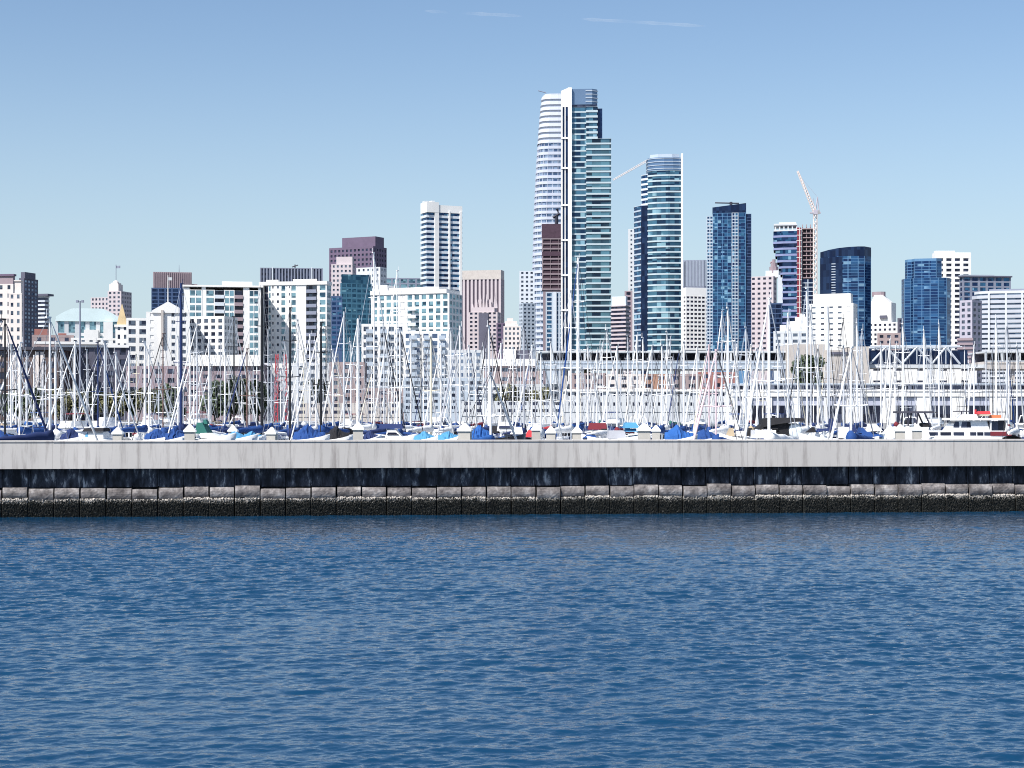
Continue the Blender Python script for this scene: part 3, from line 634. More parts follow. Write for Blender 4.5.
mb = MB(); mb.box(b.x(553.5), b.x(556.5), -1.5, 0, 0, b.z(292)); mb.obj('pale_strip', slab, b.root)
# white-finned glass tower
slabt = mat('pale_teal_slab_edge', (.44, .52, .56), .5, .05, .2)
b = Bld('glass_skyscraper', 'tall teal glass tower with a white vertical fin and stepped right shoulder', 'tower', 561, 611, 1000, D=24)
k_ = dict(wall=slabt, mode='band', par=.1)
fac(b, 107, 368, 5.55, 30, poly=rect(b.x(571.5), b.x(587), 0, 24), glassm=gcyan, wf=.9, hf=.74, sd=.25, piers=False, wallname='floor_edges', **k_)
fac(b, 139, 368, 5.55, 30, poly=rect(b.x(586.6), b.x(610.5), -.9, 23), glassm=gmix, wf=.9, hf=.7, sd=.4, piers=False, wallname='floor_edges', **k_)
fac(b, 107, 139, 5.55, 30, poly=rect(b.x(586.6), b.x(597), -.5, 22), glassm=gcyan, wf=.9, hf=.6, sd=.4, piers=False, wallname='floor_edges', **k_)
mb = MB(); mb.box(b.x(597), b.x(602.3), 2, 20, b.z(140), b.z(108)); mb.obj('shoulder', gnavy, b.root)
mb = MB(); mb.box(b.x(571.3), b.x(597), -.2, 14, b.z(107.4), b.z(104.5)); mb.obj('crown_base', gdark, b.root)
pc_ = [(b.x(571.3), -.2), (b.x(592), -.6), (b.x(597.3), 2), (b.x(597.3), 14), (b.x(571.3), 14)]
mb = MB(); mb.prism(pc_, b.z(104.6), b.z(89))
cr = mb.obj('crown_screen', mat('blue_steel_screen', (.16, .24, .36), .35, .05, .2, metal=.5), b.root)
mb = MB()
for i in range(4): z_ = b.z(102-i*3.6); mb.prism(offset([(b.x(586), -.5)]+pc_[1:3]+[(b.x(586), 6)], .25), z_, z_+.5)
mb.obj('louvre', slabd, cr)
mb = MB()
mb.box(b.x(568), b.x(571.8), -2.2, 12, 0, b.z(88)); mb.box(b.x(561), b.x(562.6), -1.2, 10, 0, b.z(106)); mb.box(b.x(564.6), b.x(565.6), -1.0, 10, 0, b.z(107))
mb.loft([[(b.x(561),-.8,b.z(107)),(b.x(568),-.8,b.z(107)),(b.x(568),8,b.z(107)),(b.x(561),8,b.z(107))],[(b.x(561),-.8,b.z(91)),(b.x(568),-.8,b.z(88)),(b.x(568),8,b.z(88)),(b.x(561),8,b.z(91))]])
for py in (138, 168, 205, 240, 275, 310): z_ = b.z(py); mb.box(b.x(561), b.x(571), -1.6, 0, z_-.6, z_+.3)
mb.obj('white_fin', white, b.root)
mb = MB(); mb.box(b.x(562), b.x(568.2), -.5, 12, 0, b.z(107)); mb.obj('recess_glass', gnavy, b.root)
# neighbours
b = Bld('office_building', 'grey and dark horizontally striped block between the two big teal towers', 'building', 609, 629, 1200, -30, 625.5)
fac(b, 305, 352, 4.3, 40, wall=pinkst, glassm=gdark, mode='band', hf=.55, sd=.4, piers=False)
b.roofbox(611, 625, 296, 305.5, slab, 1)
b = Bld('office_tower', 'dark plum narrow tower edge beside the striped block', 'tower', 625, 632, 1300)
fac(b, 291, 352, 5, 4, wall=purpled, glassm=gdark, mode='band', sd=.3)
b = Bld('residential_tower', 'very thin pale tower squeezed against the round-topped one', 'tower', 628.5, 640, 1400)
fac(b, 229, 352, 4.5, 4, wall=white2, glassm=gwin, mode='band', wf=.3, hf=.4, sd=.3)
# round-topped tower
b = Bld('glass_skyscraper', 'teal banded glass tower with rounded drum top and lower left wing', 'tower', 634, 682.5, 950, D=26)
k_ = dict(mode='band', piers=False, wallname='floor_edges')
P = [(b.x(648), 2), (b.x(656), -.4), (b.x(668), -1.4), (b.x(681), -.6), (b.x(681), 22), (b.x(648), 22)]
fac(b, 170.5, 368, 5.5, 30, poly=P, wall=slabt, glassm=gcyan, hf=.72, sd=.28, par=.2, **k_)
fac(b, 204, 368, 5.5, 30, poly=[(b.x(634), 12), (b.x(641), 5), (b.x(649), 3), (b.x(649), 20), (b.x(634), 20)], wall=slabd, glassm=gblue, hf=.72, sd=.25, par=.3, **k_)
fac(b, 173, 204, 5.5, 30, poly=[(b.x(641.5), 8), (b.x(649), 4), (b.x(649), 20), (b.x(641.5), 20)], wall=slab, glassm=gblue, hf=.6, sd=.25, par=.3, **k_)
mb = MB(); mb.box(b.x(641), b.x(648), 2.2, 4.5, 0, b.z(205)); mb.obj('dark_return_wall', gnavy, b.root)
drum = [(b.x(645.5+1), 8), (b.x(648), 3), (b.x(655), 0), (b.x(664), -1.2), (b.x(673), -1.0), (b.x(680.6), .2), (b.x(680.6), 18), (b.x(646.5), 18)]
mb = MB(); mb.prism(drum, b.z(171), b.z(157.5)); dr = mb.obj('drum_screen', mat('blue_steel_screen2', (.15, .24, .38), .3, .05, .2, metal=.6), b.root)
mb = MB()
for i in range(4): z_ = b.z(169-i*3.4); mb.prism(offset(drum, .3), z_, z_+.35)
mb.obj('ring', slabd, dr)
mb = MB(); mb.prism([(b.x(650), 5), (b.x(658), 2), (b.x(672), 1.5), (b.x(679), 3), (b.x(679), 15), (b.x(650), 15)], b.z(158), b.z(153.6)); mb.obj('drum_cap', slabd, b.root)
mb = MB(); mb.box(b.x(680.9), b.x(682.8), -1.4, 14, 0, b.z(154)); mb.obj('white_fin', white, b.root)
# grey-topped white
b = Bld('office_tower', 'blue-grey windowless box top showing behind the white gridded block', 'tower', 682, 709, 1350)
mb = MB(); P = [(b.x0, 2), (b.x(686), 0), (b.x(704), 0), (b.x1, 2), (b.x1, 20), (b.x0, 20)]; mb.prism(P, 0, b.z(260)); mb.obj('wall', greym, b.root)
mb = MB()
for i in range(18): a = b.x(683.5+i*1.45); mb.box(a, a+.25, -.3, 2, b.z(286), b.z(260.5))
mb.obj('seam', slabd, b.root)
b = Bld('office_building', 'white gridded block with rows of small dark windows between two blue glass towers', 'building', 682, 709, 1250, 24, 686)
fac(b, 296, 350, 4.3, 3.2, wall=white, glassm=gdark, mode='band', wf=.72, hf=.5, sd=.3, par=.2)
mb = MB(); mb.box(b.x0, b.x1+.2, -.2, b.D, b.z(296), b.z(287.5)); mb.obj('attic', white, b.root)
# blue glass tower
b = Bld('glass_skyscraper', 'deep blue glass tower with patchy light panes and slanted top', 'tower', 706.5, 751, 850, D=24)
bl = mat('blue_steel_mullion', (.10, .22, .38), .4, .05)
fac(b, 213, 362, 3.3, 2.6, poly=rect(b.x(713), b.x(732), -.4, 23), wall=bl, glassm=gblue, mode='band', wf=.92, hf=.9, sd=.06, par=.2)
fac(b, 213, 362, 3.3, 1.6, poly=rect(b.x(732), b.x(738), -.9, 23), wall=slabd, glassm=gblue, mode='band', wf=.75, hf=.75, sd=.15, par=.2)
fac(b, 213, 362, 3.3, 2.6, poly=rect(b.x(738), b.x(745.5), -.4, 23), wall=bl, glassm=gblue, mode='band', wf=.92, hf=.9, sd=.06, par=.2)
fac(b, 214, 362, 3.3, 2, poly=rect(b.x(745.5), b.x(751), .3, 23), wall=navyw, glassm=gnavy, mode='band', wf=.9, hf=.85, sd=.06, par=.2)
fac(b, 216, 362, 3.3, 1.7, poly=rect(b.x(707), b.x(713), .4, 20), wall=slabd, glassm=gblue, mode='band', wf=.7, hf=.6, sd=.2, par=.2)
mb = MB(); mb.prism(rect(b.x(712.5), b.x(746), 1, 18), b.z(214), [b.z(207), b.z(203), b.z(203), b.z(207)]); mb.obj('slanted_crown', gnavy, b.root)
mb = MB(); mb.tube([(b.x(715), 8, b.z(200.6)), (b.x(739), 8, b.z(201.5))], .35); mb.tube([(b.x(731), 8, b.z(206)), (b.x(731), 8, b.z(200))], .7); mb.obj('cleaning_crane', dark, b.root)
# pinkish grid + deco cap
b = Bld('office_building', 'pale pink grid building with square dark windows right of the deep blue tower', 'building', 751, 776, 1200, -16, 773)
fac(b, 276, 352, 5.2, 4.2, wall=pinkst, glassm=gdark, mode='band', wf=.5, hf=.45, sd=.35)
mb = MB(); mb.box(b.x(764), b.x(777), 4, 12, b.z(277), b.z(270)); mb.obj('roof_plant_room', white2, b.root)
mb = MB(); cx = b.x(771)
for r, za, zb in ((3.2, 272, 266), (2.2, 266, 262), (1.2, 262, 258.5)): mb.prism([(cx+math.cos(i*math.pi/4)*r, 7+math.sin(i*math.pi/4)*r) for i in range(8)], b.z(za)-.2, b.z(zb))
mb.tube([(cx-2.6, 7, b.z(262)), (cx+1, 7, b.z(259))], .6); mb.obj('cooling_turret', purpled, b.root)
b = Bld('office_building', 'navy glass low tower in front of the pink grid building', 'building', 769, 800, 1050)
fac(b, 303, 352, 5, 4, wall=navyw, glassm=gnavy, mode='band', wf=.9, hf=.8, sd=.1)
mb = MB(); mb.box(b.x(778), b.x(786), 6, 12, b.z(304), b.z(274)); mb.obj('lift_shaft', slab, b.root)
# leaning unfinished tower
b = Bld('unfinished_tower', 'unfinished tower with leaning blue glass face, red hoist strip and bare slabs', 'tower', 773.5, 816, 1000, D=24)
P0 = [(b.x(783), 0), (b.x(797), -1), (b.x(797), 20), (b.x(783), 20)]
nr = 30; zt = b.z(231); wmb = MB(); rh = zt/nr
def leanx(z):      # left face leans out towards the top
    py = HOR-(z+GZ-EYE)*F/b.Y; return b.x(773.7 if py < 245 else 773.7+9.5*min(1, (py-245)/35))
for r in range(nr):
    za = r*rh; Pa = [(leanx(za+rh/2), 1.5), (b.x(783), -.6), (b.x(797), -1), (b.x(797), 20), (leanx(za+rh/2), 20)]
    wmb.prism(Pa, za, za+rh-.01); wmb.prism(offset(Pa, .25), za, za+rh*.34)
    g = MB(); g.prism(offset(Pa, .05), za+rh*.33, za+rh+.01-.02, caps=False); g.obj('window_band', gblue if r % 3 else gnavy, b.root)
wmb.obj('wall', mat('lavender_slab_edge', (.22, .25, .42), .5, .05), b.root)
mb = MB(); mb.box(b.x(774), b.x(797), .5, 18, zt, zt+.9); mb.box(b.x(774), b.x(797), .5, 18, zt+3.4, zt+4.4)
for i in range(6): a = b.x(775+i*4.2); mb.box(a, a+.7, 1, 2, zt+.9, zt+3.4)
mb.box(b.x(779), b.x(796), 3, 15, zt+4.4, b.z(221.5)); mb.obj('bare_top_floor', white2, b.root)
redm = mat('red_hoist', (.20, .025, .045), .6, .2, .6)
mb = MB(); mb.box(b.x(797), b.x(800.8), -2.5, 2, 0, b.z(228))
ho = mb.obj('hoist_tower', redm, b.root)
mb = MB()
for i in range(34): z_ = 2+i*3.2; mb.box(b.x(796.4), b.x(801.7), -2.7, -2.5, z_, z_+.35)
mb.box(b.x(799.2), b.x(799.8), -2.9, -2.7, 0, b.z(228)); mb.obj('hoist_bars', cream, ho)
mb = MB(); mb.box(b.x(803), b.x(812), 3, 20, 0, b.z(230)); mb.obj('core', slate, b.root)
sl_ = mat('bare_concrete_slab', (.34, .26, .27), .85, .08)
for i in range(12):
    z_ = b.z(278)+i*(b.z(229)-b.z(278))/11; mb = MB(); mb.box(b.x(801.4), b.x(814.6), -.6, 20, z_-.25, z_+.25)
    for j in range(4): a = b.x(802+j*3.9); mb.box(a, a+.5, 0, .6, z_+.25, z_+3.6 if i < 11 else z_+2.5)
    mb.obj('floor_slab', sl_, b.root)
fac(b, 279, 352, 4.2, 4, poly=rect(b.x(801.4), b.x(814), 0, 20), wall=slabd, glassm=gnavy, mode='band', wf=.85, hf=.8, sd=.1, par=.1, wallname='lower_wall')
# tower crane beside it
Yk = 985
cr = thing('tower_crane', 'tall tower crane with raised pale jib beside the leaning unfinished tower', 'crane', (X(815.3, Yk), Yk, GZ))
def lattice(a, b_, w0, w1, n, r):
    g = MB(); a, b_ = Vector(a), Vector(b_); d = (b_-a); dn = d.normalized(); s1 = Vector((0, 1, 0)); s2 = dn.cross(s1).normalized(); prev = None
    for i in range(n+1):
        f = i/n; w_ = w0+(w1-w0)*f; c = a+d*f; q = [c+s1*w_*sx+s2*w_*sz for sx, sz in ((-1,-1),(1,-1),(1,1),(-1,1))]
        if prev:
            for j in range(4): g.tube([prev[j], q[j]], r, 4); g.tube([prev[j], q[(j+1) % 4]], r*.8, 4)
        prev = q
    return g
kz = lambda py: Z(py, Yk)-GZ; kx = lambda px: (px-815.3)*Yk/F
cm = mat('crane_paint', (.75, .66, .62), .5, .05); cgrey = mat('crane_grey_paint', (.45, .42, .48), .5, .05)
lattice((0, 0, 0), (0, 0, kz(213)), .95, .95, 34, .2).obj('mast', cm, cr)
lattice((0, 0, kz(213)), (kx(797.5), 0, kz(171)), .9, .35, 16, .22).obj('jib', cm, cr)
mb = MB(); mb.box(-1.2, 1.2, -1.2, 1.2, kz(214.5), kz(210)); mb.box(-3, 3, -.8, .8, kz(213.5), kz(212)); mb.obj('slewing_cab', cgrey, cr)
mb = MB(); mb.tube([(0, 0, kz(212)), (kx(817.5), 0, kz(197))], .35, 5); mb.tube([(kx(813), 0, kz(198)), (0, 0, kz(212))], .15, 4); mb.tube([(kx(817.5), 0, kz(197)), (kx(819), 0, kz(212))], .25, 5); mb.tube([(kx(817.5), 0, kz(197)), (kx(800), 0, kz(176))], .06, 4); mb.obj('a_frame', cgrey, cr)
mb = MB(); mb.box(kx(816), kx(819.5), -1, 1, kz(214), kz(210.5)); mb.obj('counterweight', conc, cr)
# crane far off seen between the two teal towers
Yk = 1500
cr = thing('tower_crane', 'distant crane whose pale jib pokes out between the two big teal towers', 'crane', (X(652, Yk), Yk, GZ))
kz = lambda py: Z(py, Yk)-GZ; kx = lambda px: (px-652)*Yk/F
lattice((0, 0, 0), (0, 0, kz(155)), 1, 1, 30, .25).obj('mast', cm, cr)
lattice((kx(652), 0, kz(158)), (kx(613), 0, kz(180)), .8, .5, 16, .16).obj('jib', cm, cr)
# curved blue glass
b = Bld('glass_office_tower', 'curved blue glass tower rising behind the plain white block', 'tower', 820.5, 871, 800)
P = [(b.x(820.7), 7), (b.x(829), 3), (b.x(838), .8), (b.x(848), 0), (b.x(858), 0), (b.x(864), .6), (b.x(870.5), 5), (b.x(870.5), 22), (b.x(820.7), 22)]
gcb = glass('deep_blue_curtain_glass', (.008, .025, .09), (.035, .11, .24), (3.4, 3.4, 2.1), .55, .12, .52, c3=(.22, .36, .5))
facade(b.root, P, .5, b.z(256), 58, 4.2, wf=.93, hf=.9, wall=bl, glassm=gcb, mode='band', sd=.06, pd=.07, par=.1)
mb = MB(); k = len(P); mb.prism(offset(P, .12), b.z(256), [b.z(250.5), b.z(249), b.z(247.8), b.z(247), b.z(246.6), b.z(246.6), b.z(247), b.z(247), b.z(250)]); mb.obj('glass_crown', gnavy, b.root)
mb = MB(); mb.prism(offset([P[0], P[1], P[2], (b.x(842), .6), (b.x(842), 10), (b.x(821), 10)], .25), 0, b.z(256.5)); sm = mb.obj('dark_glass_side', gnavy, b.root)
mb = MB()
for i in range(40):
    z_ = b.z(362)+i*1.22*1.0
    if z_ > b.z(262): break
    mb.ebox((b.x(832), 2.2), (.978, -.2), (-.2, -.978), 0, 3.6, .5, .75, z_, z_+.35)
mb.obj('louvre_stack', slabd, sm)
# plain white block
b = Bld('office_building', 'plain bright white block with small windows before the curved blue tower', 'building', 810, 857, 600, -12, 853)
fac(b, 303, 350, 6, 3, wall=white, glassm=gwin, mode='window', wf=.42, hf=.32, sd=.1, par=1, skip=lambda r, k: k in (4, 5, 8, 9))
b.roofbox(813, 850, 293, 303, white, 1)
b = Bld('apartment_building', 'jagged white apartment cluster with balconies between masts and beige pier', 'building', 774, 808, 560)
fac(b, 331, 352, 7, 2.6, wall=white2, glassm=gwin, mode='window', wf=.55, hf=.5, sd=.12)
for pa, pb, pt in ((780,788,325),(788,795,321),(795,806,317),(800,805,314)): b.roofbox(pa, pb, pt, 332, white, 1+(pa % 3)*.7, 8, 'stepped_storey')
# white art deco
b = Bld('office_building', 'white stepped building with rounded rooftop drum between the blue glass towers', 'building', 869, 899, 1000, -14, 897)
fac(b, 322, 352, 5, 2.8, wall=white, glassm=gdark, mode='band', wf=.5, hf=.5, sd=.3)
mb = MB(); mb.box(b.x(871), b.x(891), 1, 12, b.z(322.5), b.z(302)); mb.loft([[(b.x(871),1,b.z(302)),(b.x(889),1,b.z(302)),(b.x(889),12,b.z(302)),(b.x(871),12,b.z(302))],[(b.x(873),4,b.z(294)),(b.x(881),4,b.z(294)),(b.x(881),9,b.z(294)),(b.x(873),9,b.z(294))]]); mb.obj('stepped_top', white, b.root)
mb = MB(); mb.prism([(b.x(876)+math.cos(i*math.pi/6)*4, 7+math.sin(i*math.pi/6)*3) for i in range(12)], b.z(295), b.z(290.5)); mb.obj('rooftop_drum', purpled, b.root)
mb = MB(); mb.box(b.x(880), b.x(887), -.4, 1, b.z(318), b.z(315)); mb.obj('dark_canopy', slate, b.root)
b = Bld('brick_building', 'small reddish low building at the foot of the white stepped one', 'building', 878, 900, 700)
fac(b, 333, 352, 6, 3, wall=brickp, glassm=gdark, mode='band', wf=.5, hf=.5, sd=.2)
b = Bld('office_building', 'dark slab edge left of the faceted blue tower', 'building', 898, 906, 850)
fac(b, 318, 352, 5, 3, wall=slate, glassm=gdark, mode='band', sd=.2)
# faceted blue
b = Bld('glass_office_tower', 'faceted blue glass tower with chamfered sides left of the white grid tower', 'tower', 901.5, 951, 800)
gf = glass('royal_blue_curtain_glass', (.01, .035, .12), (.04, .13, .29), (3.0, 3.0, 2.2), .55, .12, .52, c3=(.22, .38, .55))
P = [(b.x(902), 9), (b.x(905), 4), (b.x(911), 3), (b.x(914), 0), (b.x(938), -.5), (b.x(946), 1.5), (b.x(950), 6), (b.x(950), 22), (b.x(902), 22)]
facade(b.root, P, .5, b.z(278), 50, 3.4, wf=.93, hf=.9, wall=bl, glassm=gf, mode='band', sd=.06, pd=.07, par=.1)
P2 = [(b.x(905.5), 7), (b.x(908), 4.2), (b.x(912), 3.4), (b.x(915), .5), (b.x(936), 0), (b.x(941), 3), (b.x(941), 20), (b.x(905.5), 20)]
facade(b.root, P2, b.z(279)+.2, b.z(261), 6, 3.4, wf=.93, hf=.85, wall=bl, glassm=gf, mode='band', sd=.06, pd=.07, par=1.2, wallname='upper_wall', base=b.z(279))
# white grid tower
b = Bld('office_tower', 'white grid tower with wide dark windows behind the faceted blue one', 'tower', 933, 969, 1100, 14, 936)
fac(b, 258, 352, 5.3, 5.4, wall=white, glassm=gdark, mode='band', wf=.62, hf=.55, sd=.5, par=.2)
mb = MB(); mb.box(b.x0-.5, b.x1+.5, -.6, b.D, b.z(258), b.z(252.5)); mb.box(b.x(936), b.x(955), 2, b.D-2, b.z(252.5), b.z(250.5)); mb.obj('blank_top_band', white, b.root)
# dark glass with thin roof
b = Bld('office_building', 'dark glass block with thin overhanging roof behind the striped white block', 'building', 960, 1009, 900, 22, 963)
fac(b, 277, 352, 5, 4, wall=greym, glassm=gblue, mode='band', wf=.7, hf=.7, sd=.2, par=.2)
mb = MB(); mb.box(b.x0-1, b.x1+.6, -1.2, b.D, b.z(277), b.z(275.6)); mb.obj('thin_roof', slate, b.root)
mb = MB(); mb.box(b.x(966), b.x(998), 6, 10, b.z(275.6), b.z(273.5)); mb.obj('roof_rail', slabd, b.root)
b = Bld('apartment_building', 'narrow grey-mauve balcony tower just left of the striped white block', 'building', 961, 981, 620, -30, 972)
fac(b, 300, 385, 6, 3, wall=mat('mauve_grey_render', (.40, .38, .45), .8, .06), glassm=gwin, mode='window', wf=.55, hf=.55, sd=.15)
b = Bld('apartment_building', 'purple-grey louvred low tower at the end of the steel truss', 'building', 958, 972, 560)
fac(b, 338, 385, 4.5, 12, wall=purpled, glassm=slate, mode='band', wf=.9, hf=.5, sd=.25, piers=False)
# striped white curved block
slabr = mat('grey_white_balcony', (.46, .48, .53), .6, .05, .3)
b = Bld('residential_building', 'white apartment block with continuous curved balcony stripes at the right edge', 'building', 976, 1060, 650)
P = [(b.x(976.5), 5), (b.x(981), 2), (b.x(988), .6), (b.x(1003), .2), (b.x(1004), 1.4), (b.x(1010), 1.4), (b.x(1011), .2), (b.x(1060), 0), (b.x(1060), 20), (b.x(976.5), 20)]
P = [p for i, p in enumerate(P) if i not in (4, 5)]
nr = 20; zt = b.z(293); rh = (zt-b.z(392))/nr; wmb = MB(); wmb.prism(P, 0, zt)
for r in range(nr):
    za = b.z(392)+r*rh; g = MB(); g.prism(offset(P, .06), za+.3, za+rh-.02, caps=False); g.obj('window_band', gpale, b.root)
    g = MB(); Q = offset(P, 1.3); g.prism(Q, za, za+.35)
    for i in range(len(Q)-3): p, q = Q[i], Q[i+1]; L = math.hypot(q[0]-p[0], q[1]-p[1]); u = ((q[0]-p[0])/L, (q[1]-p[1])/L); g.ebox(p, u, (u[1], -u[0]), 0, L, -.1, 0.002*i, za+.35, za+1.15)
    g.obj('balcony_stripe', slabr, b.root)
for px in (989, 1005.5, 1021): wmb.box(b.x(px), b.x(px)+.7, -1.2, .4, 0, zt)
wmb.prism(offset(P, .4), zt, b.z(290.5)); wmb.obj('wall', white2, b.root)
mb = MB(); mb.box(b.x(990), b.x(1058), 2, 14, b.z(290.5), b.z(288.4)); mb.obj('roof_canopy', greym, b.root)
# ------------------------------------------------------------------ trees
def leaf_mat(name, c1, c2):
    m = bpy.data.materials.new(name); m.use_nodes = True; t = m.node_tree; b = t.nodes['Principled BSDF']; b.inputs['Roughness'].default_value = .7
    g = t.nodes.new('ShaderNodeNewGeometry'); r = t.nodes.new('ShaderNodeValToRGB'); e = r.color_ramp.elements
    e[0].color = c4(c1); e[1].color = c4(c2); t.links.new(g.outputs['Random Per Island'], r.inputs[0]); t.links.new(r.outputs[0], b.inputs['Base Color']); return m
lf = leaf_mat('dark_leaves', (.025, .045, .025), (.09, .12, .06)); lf2 = leaf_mat('olive_leaves', (.07, .075, .03), (.20, .19, .09)); barkm = mat('bark', (.10, .075, .06), .9, .2, 3)
def crown_mesh(m, w_, h, n, seed):
    r = random.Random(seed); g = MB(); cl = [(r.uniform(-.36, .36)*w_, r.uniform(-.34, .34)*w_, r.uniform(.22, .85)*h, r.uniform(.17, .29)*w_) for _ in range(16)]
    for i in range(n):
        c = cl[r.randrange(16)]; d = Vector((r.gauss(0, 1), r.gauss(0, 1), r.gauss(0, .8))).normalized()*c[3]*r.uniform(.5, 1.1)
        p = Vector(c[:3])+d; s_ = r.uniform(.24, .5)*w_/6; a = Vector((r.gauss(0,1), r.gauss(0,1), r.gauss(0,1))).normalized(); b_ = a.orthogonal().normalized()*s_*.7; a = a*s_; k = len(g.v)
        g.v += [tuple(p-a), tuple(p+b_), tuple(p+a), tuple(p-b_)]; g.f.append((k, k+1, k+2, k+3)); g.m.append(0)
    return g.mesh('crown', m)
def trunk_mesh(h, w_, seed):
    r = random.Random(seed); g = MB(); g.tube([(0,0,0), (.05,0,h*.25), (-.05,.05,h*.5), (0,0,h*.8)], [h*.03, h*.024, h*.016, h*.006], 7)
    for i in range(6):
        a = i*1.05+r.random(); z_ = h*r.uniform(.22, .5); q = r.uniform(.2, .34)*w_; g.tube([(0,0,z_), (math.cos(a)*q*.5, math.sin(a)*q*.5, z_+h*.12), (math.cos(a)*q, math.sin(a)*q, z_+h*.28)], [h*.012, h*.009, h*.003], 5)
    return g.mesh('trunk', barkm)
TR = [(93,388,22,455,lf,'dark tree behind the yellow-grey masts left of the quay lamp'),(112,392,20,450,lf2,'dry olive tree under the low white building with square windows'),(133,384,20,455,lf,'dark tree between the two low white window rows'),(62,386,16,455,lf2,'dry thin tree before the dark brown shed'),
 (150,388,20,452,lf2,'dry olive tree at the foot of the gabled white building'),(172,384,20,452,lf,'dark tree just left of the thick navy mast'),(78,390,18,446,lf2,'thin olive tree at the foot of the twin-headed quay lamp'),(230,374,24,452,lf,'tall dark tree between the two full green trees'),(258,382,16,446,lf,'small tree left against the thick black mast'),(215,378,26,440,lf,'full dark green tree left of the pair under the teal bay slab'),(245,377,26,440,lf,'full dark green tree right of the pair under the teal bay slab'),(318,375,16,450,lf,'small dark tree at the shaded foot of the tall white apartments'),
 (390,396,16,450,lf,'small dark tree under the white stepped low-rise'),(504,384,20,430,lf2,'olive tree left of the leaning blue jib'),(522,388,18,430,lf2,'olive tree behind the grey mast, middle of the olive row'),(541,385,18,430,lf2,'olive tree at the foot of the leaning blue jib, last of the olive row'),
 (586,355,12,440,lf2,'olive treetop poking up below the teal glass tower'),(801,346,18,395,lf,'tall dark green tree left of the close pair before the beige pier'),(815,344,18,392,lf,'tall dark green tree right of the close pair before the beige pier'),(10,392,22,455,lf,'dark tree in deep shade at the left edge'),(35,388,20,452,lf,'dark tree below the striped thin tower')]
cmx = {}
for i, (px, top, wpx, Y, m, lab) in enumerate(TR):
    h = Z(top, Y)-GZ; w_ = wpx*Y/F*1.25
    t_ = thing('tree', lab, 'tree', (X(px, Y), Y, GZ), rnd.uniform(0, 6), 'trees along the waterfront')
    link('trunk', trunk_mesh(h, w_, i), t_); link('crown', crown_mesh(m, w_, h, 2300, i), t_)
# ------------------------------------------------------------------ low buildings and sheds on the quay
b = Bld('waterfront_shed', 'dark brown low building under a thin black overhanging roof at the left', 'building', -30, 58, 480)
fac(b, 350, 405, 11, 3.4, wall=dbrick, glassm=gdark, mode='window', wf=.55, hf=.6, sd=.2, par=.2)
mb = MB(); mb.box(b.x0-1, b.x1+1.5, -1.5, b.D, b.z(350), b.z(347)); mb.obj('roof_slab', dark, b.root)
mb = MB()
for px in (12, 18, 36, 41): mb.box(b.x(px), b.x(px)+.9, -.6, 0, 0, b.z(352))
mb.obj('pale_pilaster', cream, b.root)
b = Bld('waterfront_shed', 'dark slate low shed with long white roof edge beside the brown one', 'building', 56, 128, 500)
fac(b, 347, 405, 11, 3.2, wall=slate, glassm=gdark, mode='window', wf=.5, hf=.6, sd=.2, par=.2)
mb = MB(); mb.box(b.x(36), b.x(101), -1.2, 4, b.z(344.5), b.z(342)); mb.box(b.x(57), b.x(128), -.6, 8, b.z(347.4), b.z(344.6)); mb.obj('white_roof_edge', white, b.root)
b = Bld('low_building', 'mauve low building with wide windows under the gabled white one', 'building', 127, 190, 480)
fac(b, 366, 405, 10, 3.5, wall=purpled, glassm=gdark, mode='window', wf=.55, hf=.55, sd=.15)
b = Bld('low_building', 'low mauve building with white terrace behind the two full green trees', 'building', 188, 262, 470)
fac(b, 364, 405, 9, 3.5, wall=purpled, glassm=gdark, mode='window', wf=.5, hf=.5, sd=.15)
mb = MB(); mb.box(b.x0, b.x(262), -1, 4, b.z(366), b.z(355)); mb.obj('white_terrace', white, b.root)
b = Bld('low_building', 'white podium with small windows under the tall white apartments', 'building', 262, 330, 480)
fac(b, 363, 405, 8, 3, wall=white2, glassm=gwin, mode='window', wf=.45, hf=.5, sd=.15)
b = Bld('low_building', 'faded brick low building under the petrol glass block', 'building', 330, 364, 470)
fac(b, 362, 405, 9, 3.4, wall=brickp, glassm=gwin, mode='window', wf=.5, hf=.5, sd=.15)
b = Bld('low_building', 'dusty rose low building behind the dense masts, under the white stepped low-rise', 'building', 362, 404, 440)
fac(b, 388, 412, 8, 3.2, wall=brickp, glassm=gdark, mode='window', wf=.5, hf=.5, sd=.15)
b = Bld('low_building', 'grey-white two storey quay building behind the dense masts', 'building', 404, 484, 430)
fac(b, 378, 412, 7, 2.1, wall=slabd, glassm=gwin, mode='window', wf=.6, hf=.55, sd=.15)
b = Bld('low_building', 'old brick low building with bright white roof left of the leaning blue jib', 'building', 484, 540, 460)
fac(b, 365, 405, 10, 4, wall=brickp, glassm=gwin, mode='window', wf=.4, hf=.4, sd=.15)
mb = MB(); mb.box(b.x(482), b.x(541), -1, 6, b.z(366), b.z(359)); mb.box(b.x(503), b.x(516), 1, 8, b.z(359), b.z(349)); mb.obj('white_roof', white, b.root)
mb = MB(); mb.box(b.x(516), b.x(533), 2, 8, b.z(359), b.z(350)); mb.obj('dark_roof_unit', slate, b.root)
b = Bld('low_building', 'long low white quay building behind the olive trees', 'building', 478, 572, 440)
fac(b, 384, 408, 8, 3, wall=white2, glassm=gwin, mode='window', wf=.4, hf=.4, sd=.15)
